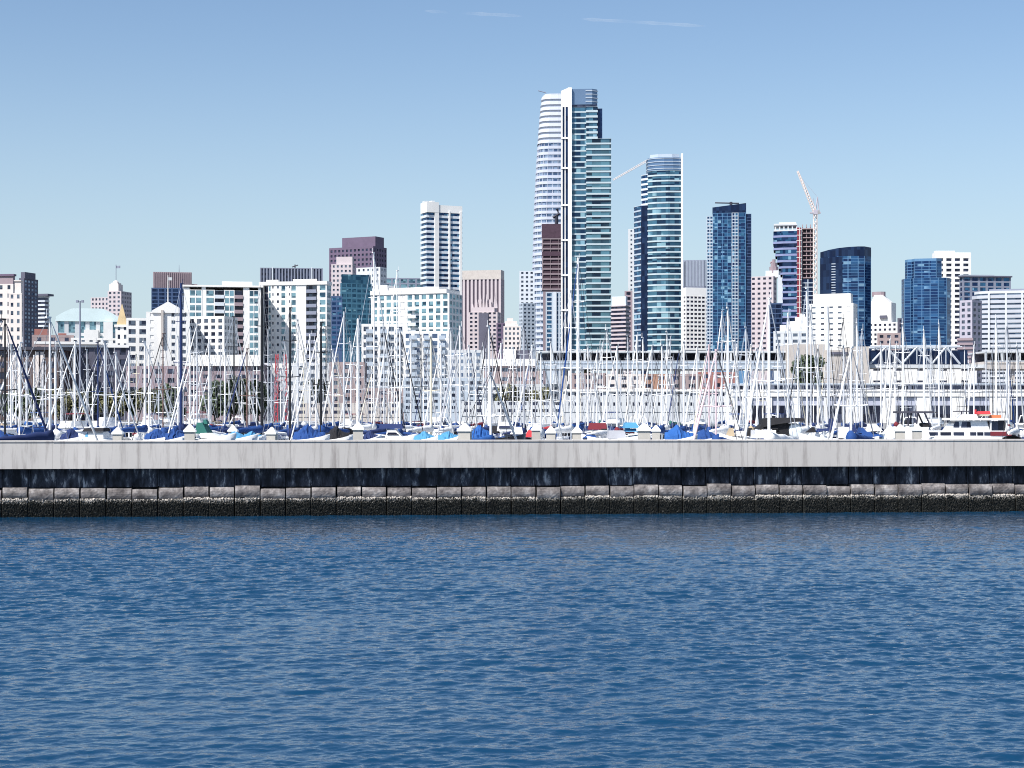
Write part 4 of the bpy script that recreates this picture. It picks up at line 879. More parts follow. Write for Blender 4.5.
for (pa, pb, m, lab, pt) in ((571,606,brickp,'low pale brick warehouse under the teal glass tower',373),(606,642,cream,'low sand coloured warehouse under the striped block',374),(642,668,mat('rust_brick', (.38, .22, .16), .85, .15, .5),'low orange-red brick warehouse under the round-topped tower',374),(668,700,brickp,'low salmon brick warehouse under the white gridded block',374),(700,735,brick,'low dark red brick warehouse under the deep blue tower',372)):
    b = Bld('brick_warehouse', lab, 'warehouse', pa, pb, 385, group='brick warehouses behind the pier sheds')
    fac(b, pt, 392, 8, 3, wall=m, glassm=gdark, mode='window', wf=.42, hf=.45, sd=.12, par=.5)
# double-deck viaduct
Yv = 430
def vdeck(px0, px1, lab):
    k = Yv/F; t_ = thing('elevated_road', lab, 'viaduct', (X(px0, Yv), Yv, GZ)); L = (px1-px0)*k; z = lambda py: Z(py, Yv)-GZ
    g = MB(); g.box(0, L, 0, 16, z(352.6), z(351)); g.obj('upper_deck', white2, t_)
    g = MB(); g.box(0, L, 0, 16, z(369), z(361.5)); g.box(0, L, -.15, 0, z(363.5), z(362.6)); g.obj('lower_deck', beige if px0 > 700 else slabd, t_)
    g = MB(); g.box(0, L, 12, 13, z(361.5), z(352.6)); g.obj('shade_backing', slate, t_)  # dark wall added to stand in for the shade between the decks
    g = MB(); g.box(0, L, -.05, .1, z(361.5), z(360.6)); g.obj('barrier', slab, t_)
    n = round(L/4.1)
    pm_ = MB(); pm_.box(-.25, .25, .1, .6, z(361.5), z(352.6)); pm_ = pm_.mesh('post', white2)
    cm_ = MB(); cm_.box(-.7, .7, 1, 3, 0, z(369)); cm_ = cm_.mesh('pillar', beige)
    for i in range(n+1): link('post', pm_, t_, (min(L-.3, max(.3, i*L/n)), 0, 0))
    for i in range(int(L/14)+1): link('pillar', cm_, t_, (7+i*14 if 7+i*14 < L else L-1, 0, 0))
vdeck(536, 796, 'double-deck white elevated road crossing under the teal towers')
vdeck(985, 1090, 'end of the elevated road below the striped white block at the right')
k = Yv/F; t_ = thing('truss_bridge', 'white steel truss span over the long shed at the right', 'bridge', (X(868, Yv), Yv, GZ)); z = lambda py: Z(py, Yv)-GZ; xx = lambda px: (px-868)*k
g = MB(); g.box(0, xx(985), 0, 12, z(368), z(364.5)); g.obj('deck', white2, t_)
g = MB(); g.box(0, xx(976), 8, 9, z(364.5), z(349)); g.obj('rear_screen', gnavy, t_)
for y_ in (0, 11):
    g = MB(); g.tube([(xx(870), y_, z(346.5)), (xx(960), y_, z(346.5))], .25, 4); g.obj('top_chord', slab, t_)
nodes = [(870,364),(886,347),(902,364),(917,347),(932,364),(946,347),(960,364)]
for y_ in (0, 11):
    for a, b_ in zip(nodes, nodes[1:]):
        g = MB(); g.tube([(xx(a[0]), y_, z(a[1])), (xx(b_[0]), y_, z(b_[1]))], .26, 4); g.obj('diagonal', slab, t_)
    for px in (886, 917, 946):
        g = MB(); g.tube([(xx(px), y_, z(364)), (xx(px), y_, z(347))], .12, 4); g.obj('hanger', slab, t_)
g = MB()
for i in range(8): px = 870+i*13; g.box(xx(px), xx(px)+.3, 0, 11, z(346.9), z(346.1))
g.obj('cross_brace', slab, t_)
b = Bld('bridge_pier_block', 'tall blank beige concrete anchorage block behind the pair of tall trees', 'pier block', 789, 869, 425)
mb = MB(); mb.box(b.x(789), b.x(826), 1, 14, 0, b.z(344)); mb.box(b.x(826), b.x(852), .4, 14, 0, b.z(350)); mb.box(b.x(852), b.x(869), 0, 14, 0, b.z(346.5))
mb.obj('block', beige, b.root); stain(beige, .6)
mb = MB(); mb.box(b.x(828), b.x(848), .1, .4, b.z(354.5), b.z(352)); mb.obj('dark_slot', slate, b.root)
b = Bld('low_building', 'white low blocks seen beneath the steel truss span', 'building', 866, 976, 470)
fac(b, 366, 392, 13, 5.5, wall=white, glassm=gdark, mode='window', wf=.35, hf=.16, sd=.15)
# pier sheds
b = Bld('pier_shed', 'long white pier shed with pilasters and grey roller doors at the right', 'shed', 733, 1075, 312, D=18)
zb, z9, zp = 0, b.z(396.5), b.z(390); mb = MB(); W0 = .35
mb.box(b.x0, b.x1, .6, 18, 0, zp-.05); mb.box(b.x0-.1, b.x1, -.15, 18, z9, zp); mb.box(b.x0-.2, b.x1, -.3, .2, zp-.25, zp+.06)
openings = [(736,742),(752,766),(772,792),(800,824),(828,846),(863,883),(894,917),(931,952),(966,990),(1008,1030),(1044,1066)]
prev = b.x0
for a, c in openings: mb.box(prev, b.x(a), 0, .6, 0, z9); prev = b.x(c)
mb.box(prev, b.x1, 0, .6, 0, z9); mb.obj('wall', white, b.root)
roll = mat('grey_blue_roller_door', (.42, .44, .54), .6, .05, 1, stretch=(.2, .2, 8))
for a, c in openings:
    g = MB(); g.box(b.x(a), b.x(c), .35, .55, b.z(405.5), z9-.12); d_ = g.obj('roller_door', roll, b.root)
    g = MB(); g.box(b.x(a), b.x(c), .4, .58, 0, b.z(405.5)); g.obj('door_opening', gdark, d_)
    g = MB(); g.box(b.x(a), b.x(c), .2, .34, z9-.16, z9-.02); g.obj('lintel', slate, d_)
mb = MB(); mb.box(b.x0+.5, b.x1, 5, 16, zp-.1, b.z(384)); mb.obj('roof_monitor', greym, b.root)
mb = MB(); mb.box(b.x0, b.x1, 4.2, 16.5, b.z(384), b.z(383)); mb.obj('monitor_roof', slabd, b.root)
g = MB(); g.box(-.9, .9, -.05, .05, 0, b.z(385)-zp-.3); wmesh = g.mesh('monitor_window', gdark)
nw = int((b.x1-b.x0)/2.5)
for i in range(nw): link('monitor_window', wmesh, b.root, (b.x0+1.6+i*2.5, 4.95, zp+.2))
b = Bld('pier_shed', 'plain white pier shed with narrow slit windows behind the densest masts', 'shed', 566, 733, 314, D=16)
fac(b, 391, 412, 9.5, 1.15, wall=white2, glassm=gdark, mode='window', wf=.3, hf=.36, sd=.1, par=.3)
mb = MB(); mb.box(b.x0-.3, b.x1, -.5, 16.4, b.z(391)-.1, b.z(389.3)); mb.obj('roof_edge', white, b.root)
b = Bld('harbour_office', 'small white harbour office with dark glazing left of the slit-window shed', 'building', 462, 562, 330, D=10)
fac(b, 401, 416, 7, 2.2, wall=white2, glassm=gdark, mode='window', wf=.6, hf=.45, sd=.1, par=.2)
b = Bld('harbour_office', 'low white quay canteen behind the black mast, between green trees and petrol block', 'building', 296, 400, 345, D=8)
fac(b, 403, 417, 7, 2.4, wall=beige, glassm=gdark, mode='window', wf=.55, hf=.5, sd=.1, par=.2)
# red steel gantry
Yg = 360; t_ = thing('steel_gantry', 'red steel gantry frame standing on the quay by the tall white apartments', 'gantry', (X(281, Yg), Yg, GZ)); k = Yg/F; z = lambda py: Z(py, Yg)-GZ
rg = mat('red_gantry_paint', (.50, .06, .08), .6, .1)
for px in (276, 286):
    g = lattice(((px-281)*k, 0, 0), ((px-281)*k*.8, 0, z(354)), .35, .25, 9, .07); g.obj('leg', rg, t_)
g = MB(); g.box(-1.9, 1.9, -.2, .2, z(368), z(364)); g.obj('sign_beam', white, t_)
g = MB()
for zz in (372, 382, 392): g.tube([(-1.1, 0, z(zz)), (1.1, 0, z(zz-3))], .08, 5)
g.obj('brace', rg, t_)
for px, top, Y, lab in ((80,301,330,'tall grey quay lamp with twin heads before the pale curved roof'),):
    t_ = thing('quay_lamp', lab, 'street lamp', (X(px, Y), Y, GZ)); zt = Z(top, Y)-GZ
    g = MB(); g.tube([(0,0,0),(0,0,zt)], [.24,.14], 8); g.obj('pole', greym, t_)
    g = MB(); g.tube([(-.5,0,zt-.1),(.5,0,zt-.1)], .06, 5); g.obj('crossarm', greym, t_)
    for sx in (-1, 1): g = MB(); g.box(sx*.5-.22, sx*.5+.22, -.2, .2, zt-.3, zt+.15); g.obj('lamp_head', greym, t_)
# ------------------------------------------------------------------ the marina
COL = {'white': (.80,.80,.80), 'silver': (.52,.54,.58), 'black': (.012,.012,.016), 'navy': (.015,.03,.11), 'blue': (.012,.055,.21), 'royal': (.018,.10,.34), 'sky-blue': (.07,.26,.46),
       'brown': (.14,.08,.07), 'pink': (.66,.50,.53), 'maroon': (.16,.02,.03), 'red': (.50,.04,.05), 'green': (.02,.13,.11), 'cream': (.72,.66,.52), 'grey': (.38,.39,.43), 'tan': (.42,.33,.22)}
def bm(kind, c):
    r = {'gel': .25, 'paint': .35, 'canvas': .85}[kind]
    return mat(c+'_'+kind, COL[c], r, .03 if kind != 'canvas' else .12, 1.5)
CM = {}
def cached(key, fn):
    if key not in CM: CM[key] = fn()
    return CM[key]
def hull_mesh(L, B, c, fb=1.15, stern=.62):
    def f():
        g = MB(); rings = []
        for i in range(11):
            t_ = i/10; x = -L/2+L*t_
            hb = B/2*(stern+(1-stern)*math.sin(math.pi*min(t_/.95, 1)*.62+.35)) if t_ < .55 else B/2*max(.02, (1-((t_-.55)/.45)**2.1))
            zs = fb-.12+.32*t_**2; kz_ = -.45+(.45*max(0, (t_-.7)/.3)**2)+.25*max(0, (.2-t_)/.2)
            ov = .25*t_*t_; rings.append([(x+ov, hb, zs), (x, hb*.97, zs*.45), (x-.1*t_, hb*.7, -.05), (x-.2*t_, 0, kz_), (x-.1*t_, -hb*.7, -.05), (x, -hb*.97, zs*.45), (x+ov, -hb, zs), (x+ov*.9, 0, zs+.06)])
        g.loft(rings); m = g.mesh('hull', bm('gel', c)); m.polygons.foreach_set('use_smooth', [True]*len(m.polygons)); return m
    return cached(('hull', L, B, c, fb), f)
def cabin_mesh(L, c):
    def f():
        g = MB(); a, b_ = -.16*L, .24*L; r = []
        for x, w_, h in ((a-.05, .78, .02), (a, .78, .62), (-.02*L, .74, .60), (.14*L, .6, .48), (b_, .36, .18), (b_+.1, .34, .02)):
            r.append([(x, w_, .0), (x, w_*.86, h*.9), (x, w_*.3, h), (x, -w_*.3, h), (x, -w_*.86, h*.9), (x, -w_, .0)])
        g.loft(r); return g.mesh('cabin', bm('gel', c))
    return cached(('cabin', L, c), f)
def cabwin_mesh(L):
    def f():
        g = MB(); g.loft([[(-.10*L, .76, .2), (-.10*L, .72, .42), (-.10*L, .68, .42), (-.10*L, .72, .2)], [(.12*L, .66, .18), (.12*L, .6, .34), (.12*L, .55, .34), (.12*L, .6, .18)]]); return g.mesh('cabin_window', gdark)
    return cached(('cw', L), f)
def mast_mesh(H, r, c):
    def f():
        g = MB(); g.tube([(0,0,0), (0,0,H*.7), (0,0,H)], [r, r*.95, r*.7], 8); g.box(-.3, .06, -.05, .05, H-.02, H+.06); g.tube([(-.25,0,H), (-.25,0,H+.45)], .02, 4)
        m = g.mesh('mast', bm('paint', c)); return m
    return cached(('mast', H, r, c), f)
def spreader_mesh(w_, c):
    def f(): g = MB(); g.tube([(0,-w_,.06), (0,0,0), (0,w_,.06)], .035, 5); return g.mesh('spreader', bm('paint', c))
    return cached(('sp', w_, c), f)
def boom_mesh(l, c):
    def f(): g = MB(); g.tube([(0,0,0), (-l,0,.03)], .075, 6); return g.mesh('boom', bm('paint', c))
    return cached(('boom', l, c), f)
def cover_mesh(l, c, v):
    def f():
        r = random.Random(v); g = MB(); rs_ = []
        for i in range(9):
            t_ = i/8; h = (.62-.38*t_**.8)*(1+r.uniform(-.1, .1)); w_ = (.24-.1*t_)*(1+r.uniform(-.12, .12)); x = .18-(l+.1)*t_; z0 = .04+r.uniform(-.04, .02)
            rs_.append([(x, w_*math.cos(a)*(1-.25*max(0, math.sin(a))), z0+h*.42+h*.55*math.sin(a)) for a in [j*math.pi/5 for j in range(10)]])
        g.loft(rs_); m = g.mesh('sail_cover', bm('canvas', c)); m.polygons.foreach_set('use_smooth', [True]*len(m.polygons)); return m
    return cached(('cover', l, c, v), f)
def dodger_mesh(c):
    def f():
        g = MB(); rs_ = []
        for x, h in ((.75, .1), (.45, .62), (0, .78), (-.4, .76)): rs_.append([(x, .95*math.cos(a), h*(math.sin(a)**.6 if math.sin(a) > .01 else 0)) for a in [j*math.pi/8 for j in range(9)]])
        g.loft(rs_, closed=False, caps=False); m = g.mesh('spray_dodger', bm('canvas', c)); return m
    return cached(('dodger', c), f)
def bimini_mesh(c):
    def f():
        g = MB(); g.loft([[(x, y, 1.02-.14*abs(y)**2-.06*abs(x)) for y in (-1.0,-.6,0,.6,1.0)]+[(x, y, .96-.14*abs(y)**2-.06*abs(x)) for y in (1.0,.6,0,-.6,-1.0)] for x in (-.9, -.3, .3, .9)])
        return g.mesh('bimini', bm('canvas', c))
    return cached(('bim', c), f)
def bframe_mesh():
    def f():
        g = MB()
        for x in (-.8, .8):
            for y in (-.98, .98): g.tube([(0, y, 0), (x, y, .9)], .025, 4)
        return g.mesh('bimini_frame', alum)
    return cached('bf', f)
def rail_mesh(L, B):
    def f():
        g = MB()
        for s in (-1, 1):
            P = [(-.48*L, .62*B/2*s), (-.2*L, .96*B/2*s), (.1*L, .98*B/2*s), (.33*L, .66*B/2*s), (.49*L, .05*s)]
            g.tube([(x, y, .6) for x, y in P], .018, 4)
            for x, y in P: g.tube([(x, y, 0), (x, y, .6)], .015, 4)
        return g.mesh('guard_rail', alum)
    return cached(('rail', L, B), f)
AX = R(27); e1 = Vector((math.sin(AX), math.cos(AX), 0)); e2 = Vector((math.cos(AX), -math.sin(AX), 0))
BOATS = []
RIG = [alum, mat('dark_rigging', (.05, .05, .06), .5, .05), mat('grey_rigging', (.22, .23, .26), .5, .05)]
def sloop(px, Y, top, d, mc='white', cc='blue', jib=('white'), L=9.5, thick=.1, hullc='white', dod=None, bim=None, jibslim=False, yaw=None, label=None, near=True):
    """one sailing boat; (px, Y) is where its mast stands, top the height of the mast head seen there; d=+1 bow away, -1 bow towards the wall"""
    H = round((Z(top, Y)-1.55)*4)/4; B = round(L*.31, 1); th = math.atan2(e1.y*d, e1.x*d) if yaw is None else yaw
    rigm = RIG[rnd.randrange(3)]; mx = .08*L; ux = Vector((math.cos(th), math.sin(th), 0)); c = Vector((X(px, Y), Y, 0))-ux*mx
    t_ = thing('sailboat', '', 'sailboat', c, th, 'sailboats berthed in the marina')
    link('hull', hull_mesh(L, B, hullc), t_)
    cb = link('cabin', cabin_mesh(L, 'white'), t_, (0, 0, 1.1))
    if near:
        link('cabin_window', cabwin_mesh(L), cb); w2 = link('cabin_window', cabwin_mesh(L), cb); w2.scale = (1, -1, 1)
    m = link('mast', mast_mesh(H, thick, mc), t_, (mx, 0, 1.55))
    link('spreader', spreader_mesh(.85, mc), m, (0, 0, H*.5))
    if H > 9: link('spreader', spreader_mesh(.6, mc), m, (0, 0, H*.76))
    zb = 2.35+.25*(L > 10); bl = round(.38*L, 1)
    link('boom', boom_mesh(bl, mc), t_, (mx-.1, 0, zb))
    if cc: link('sail_cover', cover_mesh(bl, cc, rnd.randrange(3)), t_, (mx-.1, 0, zb))
    bow = (L/2+.1, 0, 1.45); head = (mx+.1, 0, 1.55+H*.97)
    if jib:
        g = MB(); a, b_ = Vector(bow), Vector(head); r = .04 if jibslim else .058+.012*rnd.random()
        g.tube([a, a.lerp(b_, .05), a.lerp(b_, .4), a.lerp(b_, .8), a.lerp(b_, .93), b_], [.03, r*.7, r*1.15, r*.75, .04, .02], 7); g.obj('furled_jib', bm('canvas', jib), t_, smooth=True)
    else: g = MB(); g.tube([bow, head], .022, 4); g.obj('forestay', rigm, t_)
    g = MB(); g.tube([(-L/2+.1, 0, 1.1), (mx-.1, 0, 1.55+H)], .02, 4); g.obj('backstay', rigm, t_)
    if near:
        for s in (-1, 1): g = MB(); g.tube([(mx-.1, s*B*.45, 1.2), (mx, s*.85, 1.55+H*.5+.06), (mx, s*.05, 1.55+H*.97)], .017, 4); g.obj('shroud', rigm, t_)
        link('guard_rail', rail_mesh(L, B), t_, (0, 0, 1.1))
    if dod: link('spray_dodger', dodger_mesh(dod), t_, (-.14*L, 0, 1.45))
    if bim:
        link('bimini_frame', bframe_mesh(), t_, (-.33*L, 0, 1.6)); link('bimini', bimini_mesh(bim), t_, (-.33*L, 0, 1.6))
    BOATS.append(dict(o=t_, px=px, top=top, Y=Y, mc=mc, cc=cc, jib=jib, bim=bim, dod=dod, L=L, label=label, c=c)); return t_
# slots in slanting docks
slots = []
dock = []
for i in range(-2, 14):
    a = 62+i*29.0
    dock.append(a)
    for s in (-1, 1):
        for k in range(-60, 60):
            c = e1*(a+s*6.9)+e2*(k*4.15+(i % 3)*1.1)
            if not (84 < c.y-0 < 286): continue
            if abs(c.x) > .335*c.y+3: continue
            if c.y-5*.82 < 79: continue
            slots.append([c, s, True])
RES = []
def reserve(px0, px1, Y, dy=3.2):
    x0, x1 = X(px0, Y)-1, X(px1, Y)+1
    for s_ in slots:
        for q in (-5, -2.5, 0, 2.5, 5):
            p = s_[0]+e1*q
            if x0-1.6 < p.x < x1+1.6 and Y-dy-1 < p.y < Y+dy+1: s_[2] = False
    RES.append((x0, x1, Y))
# ---- the broadside and special craft seen over the wall
canv = lambda c: bm('canvas', c)
def base_boat(name, label, px0, px1, Y, bow=-1, hullc='white', B=3.2, fb=1.3, cat='motorboat'):
    reserve(px0, px1, Y); L = round((px1-px0)*Y/F, 1)
    t_ = thing(name, label, cat, ((X(px0, Y)+X(px1, Y))/2, Y, 0), 0 if bow > 0 else math.pi)
    link('hull', hull_mesh(L, B, hullc, fb), t_); return t_, L
# classic motor yacht at the right
Y = 165; t_, L = base_boat('motor_yacht', 'large white cabin cruiser with maroon aft cockpit and red dinghy on its roof', 903, 1014, Y, B=3.6, fb=2.0)
t_.location.z = 0
q = lambda px: -(X(px, Y)-t_.location.x)
zz = lambda py: Z(py, Y)
W_ = bm('gel', 'white')
def lbox(t_, name, m, px0, px1, py0, py1, w0, w1, taper=0, q=q, zz=zz):
    g = MB(); a, b_ = sorted((q(px0), q(px1))); za, zb = zz(py1), zz(py0)
    g.loft([[(a, -w0, za), (b_, -w0, za), (b_, w0, za), (a, w0, za)], [(a+taper*.3, -w1, zb), (b_-taper, -w1, zb), (b_-taper, w1, zb), (a+taper*.3, w1, zb)]]); return g.obj(name, m, t_)
lc = lbox(t_, 'lower_cabin', W_, 925, 1004, 430.5, 437, 1.5, 1.46, .4)
for a, b_ in ((925.5, 934), (936.5, 947), (949.5, 960), (966, 972), (973, 979), (980, 986)): lbox(t_, 'cabin_window', gdark, a, b_, 432, 435.3, 1.52, 1.50).parent = lc
uc = lbox(t_, 'wheelhouse', W_, 945, 986, 420.5, 431, 1.3, 1.15, .8)
for a, b_ in ((950, 956), (957.5, 967.5)): lbox(t_, 'wheelhouse_window', gdark, a, b_, 421.6, 427.4, 1.27, 1.22, .15).parent = uc
lbox(t_, 'roof', W_, 946, 1003, 418, 420.2, 1.6, 1.55)
lbox(t_, 'aft_bulkhead', gdark, 986, 1001, 421, 431, 1.0, .95)
for px in (986.5, 1002): lbox(t_, 'roof_post', W_, px, px+.8, 420, 431, 1.45, 1.45)
lbox(t_, 'cockpit_coaming', canv('maroon'), 986, 1007, 431.4, 435.6, 1.55, 1.5)
lbox(t_, 'fly_screen', W_, 958, 975, 414.5, 418, 1.1, .9, .3)
dg = lbox(t_, 'dinghy', canv('red'), 977, 989, 411.2, 414.2, .7, .5, .2); lbox(t_, 'dinghy_floor', canv('cream'), 978, 988, 414.2, 416.2, .5, .6).parent = dg
lbox(t_, 'davit', canv('red'), 974.5, 976.3, 409.5, 418, .05, .05)
lbox(t_, 'life_jacket_box', mat('orange_box', (.60, .17, .07), .6), 990, 1000, 415, 418, .4, .4)
lbox(t_, 'radar_bar', dark, 953, 970, 410.8, 411.8, .1, .1); lbox(t_, 'radar_post', dark, 961, 962, 411.8, 418, .08, .08)
g = MB()
for i in range(7): x_ = q(910+i*4); g.tube([(x_, 1.2-.16*(6-i), zz(438)), (x_, 1.2-.16*(6-i), zz(431))], .03, 4); g.tube([(x_, -1.2+.16*(6-i), zz(438)), (x_, -1.2+.16*(6-i), zz(431))], .03, 4)
g.obj('bow_rail', alum, t_)
# black arch boat
Y = 118; t_, L = base_boat('motorboat', 'white boat with a wide black arch on splayed legs beside the motor yacht', 878, 936, Y, hullc='white', fb=1.9)
q = lambda px, t_=t_, Y=Y: -(X(px, Y)-t_.location.x)
zz = lambda py, Y=Y: Z(py, Y)
lb = lambda *a, **k: lbox(*a, q=q, zz=zz, **k)
lb(t_, 'cabin', W_, 882, 926, 427, 438, 1.3, 1.1, .6)
ar = lb(t_, 'arch_top', dark, 896, 930, 411.2, 413.2, 1.0, .95)
for a, b_, c_ in ((905.5, 905, 426), (914.5, 913.5, 424), (921, 927.5, 427)):
    g = MB()
    for y_ in (-.95, .95): g.tube([(q(a), y_, zz(412.5)), (q(b_), y_, zz(c_))], .06, 5)
    g.obj('arch_leg', dark, t_)
lb(t_, 'folded_cover', canv('black'), 921, 929, 423, 427, .6, .5)
# black covered stern
Y = 100; t_, L = base_boat('motorboat', 'boat with thick black canvas roof beside a round white raft case', 752, 806, Y, fb=2.2, B=2.6)
q = lambda px, t_=t_, Y=Y: -(X(px, Y)-t_.location.x)
zz = lambda py, Y=Y: Z(py, Y)
g = MB(); pts = [(802,418.3,.9),(790,417.6,1),(772,417.6,1),(761,418.6,.95)]
rr = []
for (px, pt, w_), pb in zip(pts, (421.5, 422, 424.5, 427)): rr.append([(q(px), -w_, zz(pb)), (q(px), -w_*.8, zz(pt)), (q(px), w_*.8, zz(pt)), (q(px), w_, zz(pb))])
g.loft(rr); g.obj('canvas_roof', canv('black'), t_)
lb(t_, 'canvas_side', canv('black'), 755, 776, 424.5, 429.2, .9, .8, .3); lb(t_, 'canvas_pedestal', canv('black'), 774, 786.5, 421.5, 438, .8, .8)
lb(t_, 'locker', W_, 753, 773.5, 430, 438, 1.0, .95)
g = MB(); c_ = (q(793), 0, zz(430.3)); ring = lambda y_, r: [(c_[0]+r*math.cos(a), y_, c_[2]+r*math.sin(a)) for a in [j*math.pi/9 for j in range(18)]]
g.loft([ring(-.8, .3), ring(-.75, .40), ring(.75, .40), ring(.8, .3)]); g.obj('raft_case', mat('pale_raft_case', (.70, .76, .80), .5, .05, 3), t_, smooth=True)
# other special boats: px0, px1, Y, bow, [(part, colour, px0, px1, py0, py1, w)], label
SP = [
 ('white powerboat with raked curved screen and dark windows, below the teal striped low-rises', 374, 415, 112, 1, 'white', [('cabin','white',386,404,429.5,438,1.0,.5),('cabin_window','glass',388,400,431.5,434.5,1.02,.3),('canvas_top','navy',380,404,424,428.5,.9,.1)]),
 ('white boat under a green canvas tent left of the first big tree', 194, 222, 104, 1, 'white', [('canvas_tent','green',197.5,210.5,422.5,433.5,1.0,.35),('canvas_flap','green',204,208.5,419.5,424,.4,.1)]),
 ('white cabin boat with black window band below the spiked pink tower', 490, 522, 108, 1, 'black', [('cabin','white',497,516,422,431,1.1,.3),('cabin_window','glass',499,514,424.5,428,1.12,.1),('cockpit_cover','black',489,500,426,433,.8,.2)]),
 ('boat with red side cloth left of the close trio of piles', 508, 538, 116, -1, 'black', [('red_cloth','red',524,533,430,437,1.0,.3),('cabin','white',510,523,427,434,1.0,.3)]),
 ('boat with dark maroon canopy right of the close trio of piles', 584, 610, 113, -1, 'white', [('canopy','maroon',588,606,423,429.5,1.0,.1),('canopy_side','black',600,606.5,424,430,1.02,.1),('cockpit_cover','blue',582,596,434.5,438,.9,.3)]),
 ('white boat with sky-blue bimini and grey quilted cover below the grey striped block', 603, 642, 96, 1, 'white', [('bimini','sky-blue',623.5,638.5,422.5,428,1.0,.2),('side_cloth','sky-blue',625,637.5,428.5,431.5,.95,.1),('grey_cover','grey',607.5,625.5,430.5,438.5,.95,.15)]),
 ('low white runabout hard behind the wall, right of the second capped pile', 196, 232, 93, 1, 'white', [('foredeck','white',199,226,433,438,.9,.7)]),
 ('small tan and white runabout left of the boat with the black canvas roof', 723, 753, 106, -1, 'white', [('tan_side','tan',727,733,428,436,.8,.2),('screen','black',745,752,428,436,.7,.2),('seat','white',735,744,431,436,.7,.1)]),
 ('small white boat with navy folded canvas standing like an L on deck', 803, 838, 98, -1, 'white', [('canvas_post','navy',828.5,832.8,418.5,430.5,.25,.05),('canvas_roll','navy',817,830,428.6,430.8,.2,.05),('canvas_fold','black',806,815.5,427,432.5,.3,.35),('console','white',838,848,427,438,.6,.1)]),
 ('white boat with bright blue stern cover below the curved blue glass tower', 845, 881, 108, 1, 'white', [('stern_cover','blue',858,881,432,437,.9,.5),('cover_peak','blue',858.5,866,427.5,433,.7,.3),('folded_cover','navy',846,856,424.5,432,.6,.2),('cabin','white',868,880,424,431,.9,.4)]),
 ('white cabin boat with a dark cabin top beneath the low white row and gold pyramid', 82, 110, 108, -1, 'white', [('cabin','white',88,107,432,439,1,.2),('dark_top','black',86,107,428,431.5,1,.1),('teal_cloth','sky-blue',86,92,432,439.5,1.03,.3)]),
]
for lab, a, b_, Y, bow, hc, parts in SP:
    t_, L = base_boat('motorboat', lab, a, b_, Y, bow, hc, B=2.5, fb=max(1.3, Z(437.3, Y)))
    q = lambda px, t_=t_, Y=Y, s=bow: s*(X(px, Y)-t_.location.x)
    zz = lambda py, Y=Y: Z(py, Y)
    for nm, c_, p0, p1, y0, y1, w_, tpr in parts:
        lbox(t_, nm, gdark if c_ == 'glass' else (W_ if c_ == 'white' else canv(c_)), p0, p1, y0, y1, w_, w_*.8, tpr, q=q, zz=zz)
# big tarpaulin covered yachts
def tarp(label, px0, px1, Y, ptop, c, seed):
    t_, L = base_boat('covered_yacht', label, px0, px1, Y, 1, 'white', B=2.8, fb=max(1.2, Z(438, Y)), cat='covered yacht'); t_['group'] = 'yachts under full canvas covers'
    r = random.Random(seed); g = MB(); rr = []; zt = Z(ptop, Y); zb = max(1.2, Z(438, Y))-.15; n = 19
    for i in range(n):
        f = i/(n-1); x = -L*.48+L*.94*f; w_ = 1.35*(math.sin(math.pi*(f*.8+.12))**.6)*.95; h = (zt-zb)*(.5+.5*math.exp(-((f-.42)/.22)**2)*(1 if seed % 2 else .7))*(1+r.uniform(-.10, .04))
        j = lambda a: r.uniform(-a, a)
        rr.append([(x, w_, zb+j(.12)), (x+j(.06), w_*(.86+j(.1)), zb+h*.38), (x, w_*(.6+j(.12)), zb+h*.66), (x, w_*.3, zb+h*(.86+j(.04))), (x, j(.06), zb+h), (x, -w_*.3, zb+h*(.86+j(.04))), (x, -w_*(.6+j(.12)), zb+h*.66), (x+j(.06), -w_*(.86+j(.1)), zb+h*.38), (x, -w_, zb+j(.12))])
    g.loft(rr); g.obj('canvas_cover', canv(c), t_); return t_
for a in (('bright blue tarpaulin yacht with two humps right of the round-topped tower pile', 664, 694, 116, 424.5, 'royal', 1), ('bright blue covered yacht with patched paler stern, at the foot of the pink masts', 692, 722, 121, 427, 'blue', 2),
          ('deep blue covered yacht between the slim black mast and thick black mast', 294, 326, 112, 424, 'blue', 3), ('rich blue high-peaked cover just right of the widest pile', 470, 492, 112, 421, 'royal', 4),
          ('blue covered yacht cut by the left edge', -16, 22, 110, 430, 'blue', 5), ('long blue cover over a dark hull below the striped thin tower', 22, 52, 107, 430.5, 'blue', 6),
          ('navy covered yacht in deep colour left of the small cabin boat', 62, 85, 112, 427.5, 'navy', 7), ('blue cover left of the first capped pile pair, under the gabled building', 146, 172, 118, 426, 'blue', 8),
          ('light blue covered yacht tight against the wall, right of the first big tree', 222, 254, 104, 431, 'sky-blue', 9), ('white and blue covered yacht right beside the tall black mast', 244, 262, 112, 429, 'sky-blue', 10),
          ('black covered yacht under the petrol glass block', 326, 350, 116, 425, 'black', 11), ('navy covered yacht left of the white powerboat', 364, 378, 122, 428, 'navy', 12),
          ('blue low cover right of the white powerboat, below the white apartments', 414, 440, 108, 431, 'sky-blue', 13), ('pale blue cover before the widest pile', 438, 461, 104, 429, 'sky-blue', 14),
          ('dark blue cover piled at the foot of the navy mast', 166, 187, 100, 427, 'blue', 15)): tarp(*a)
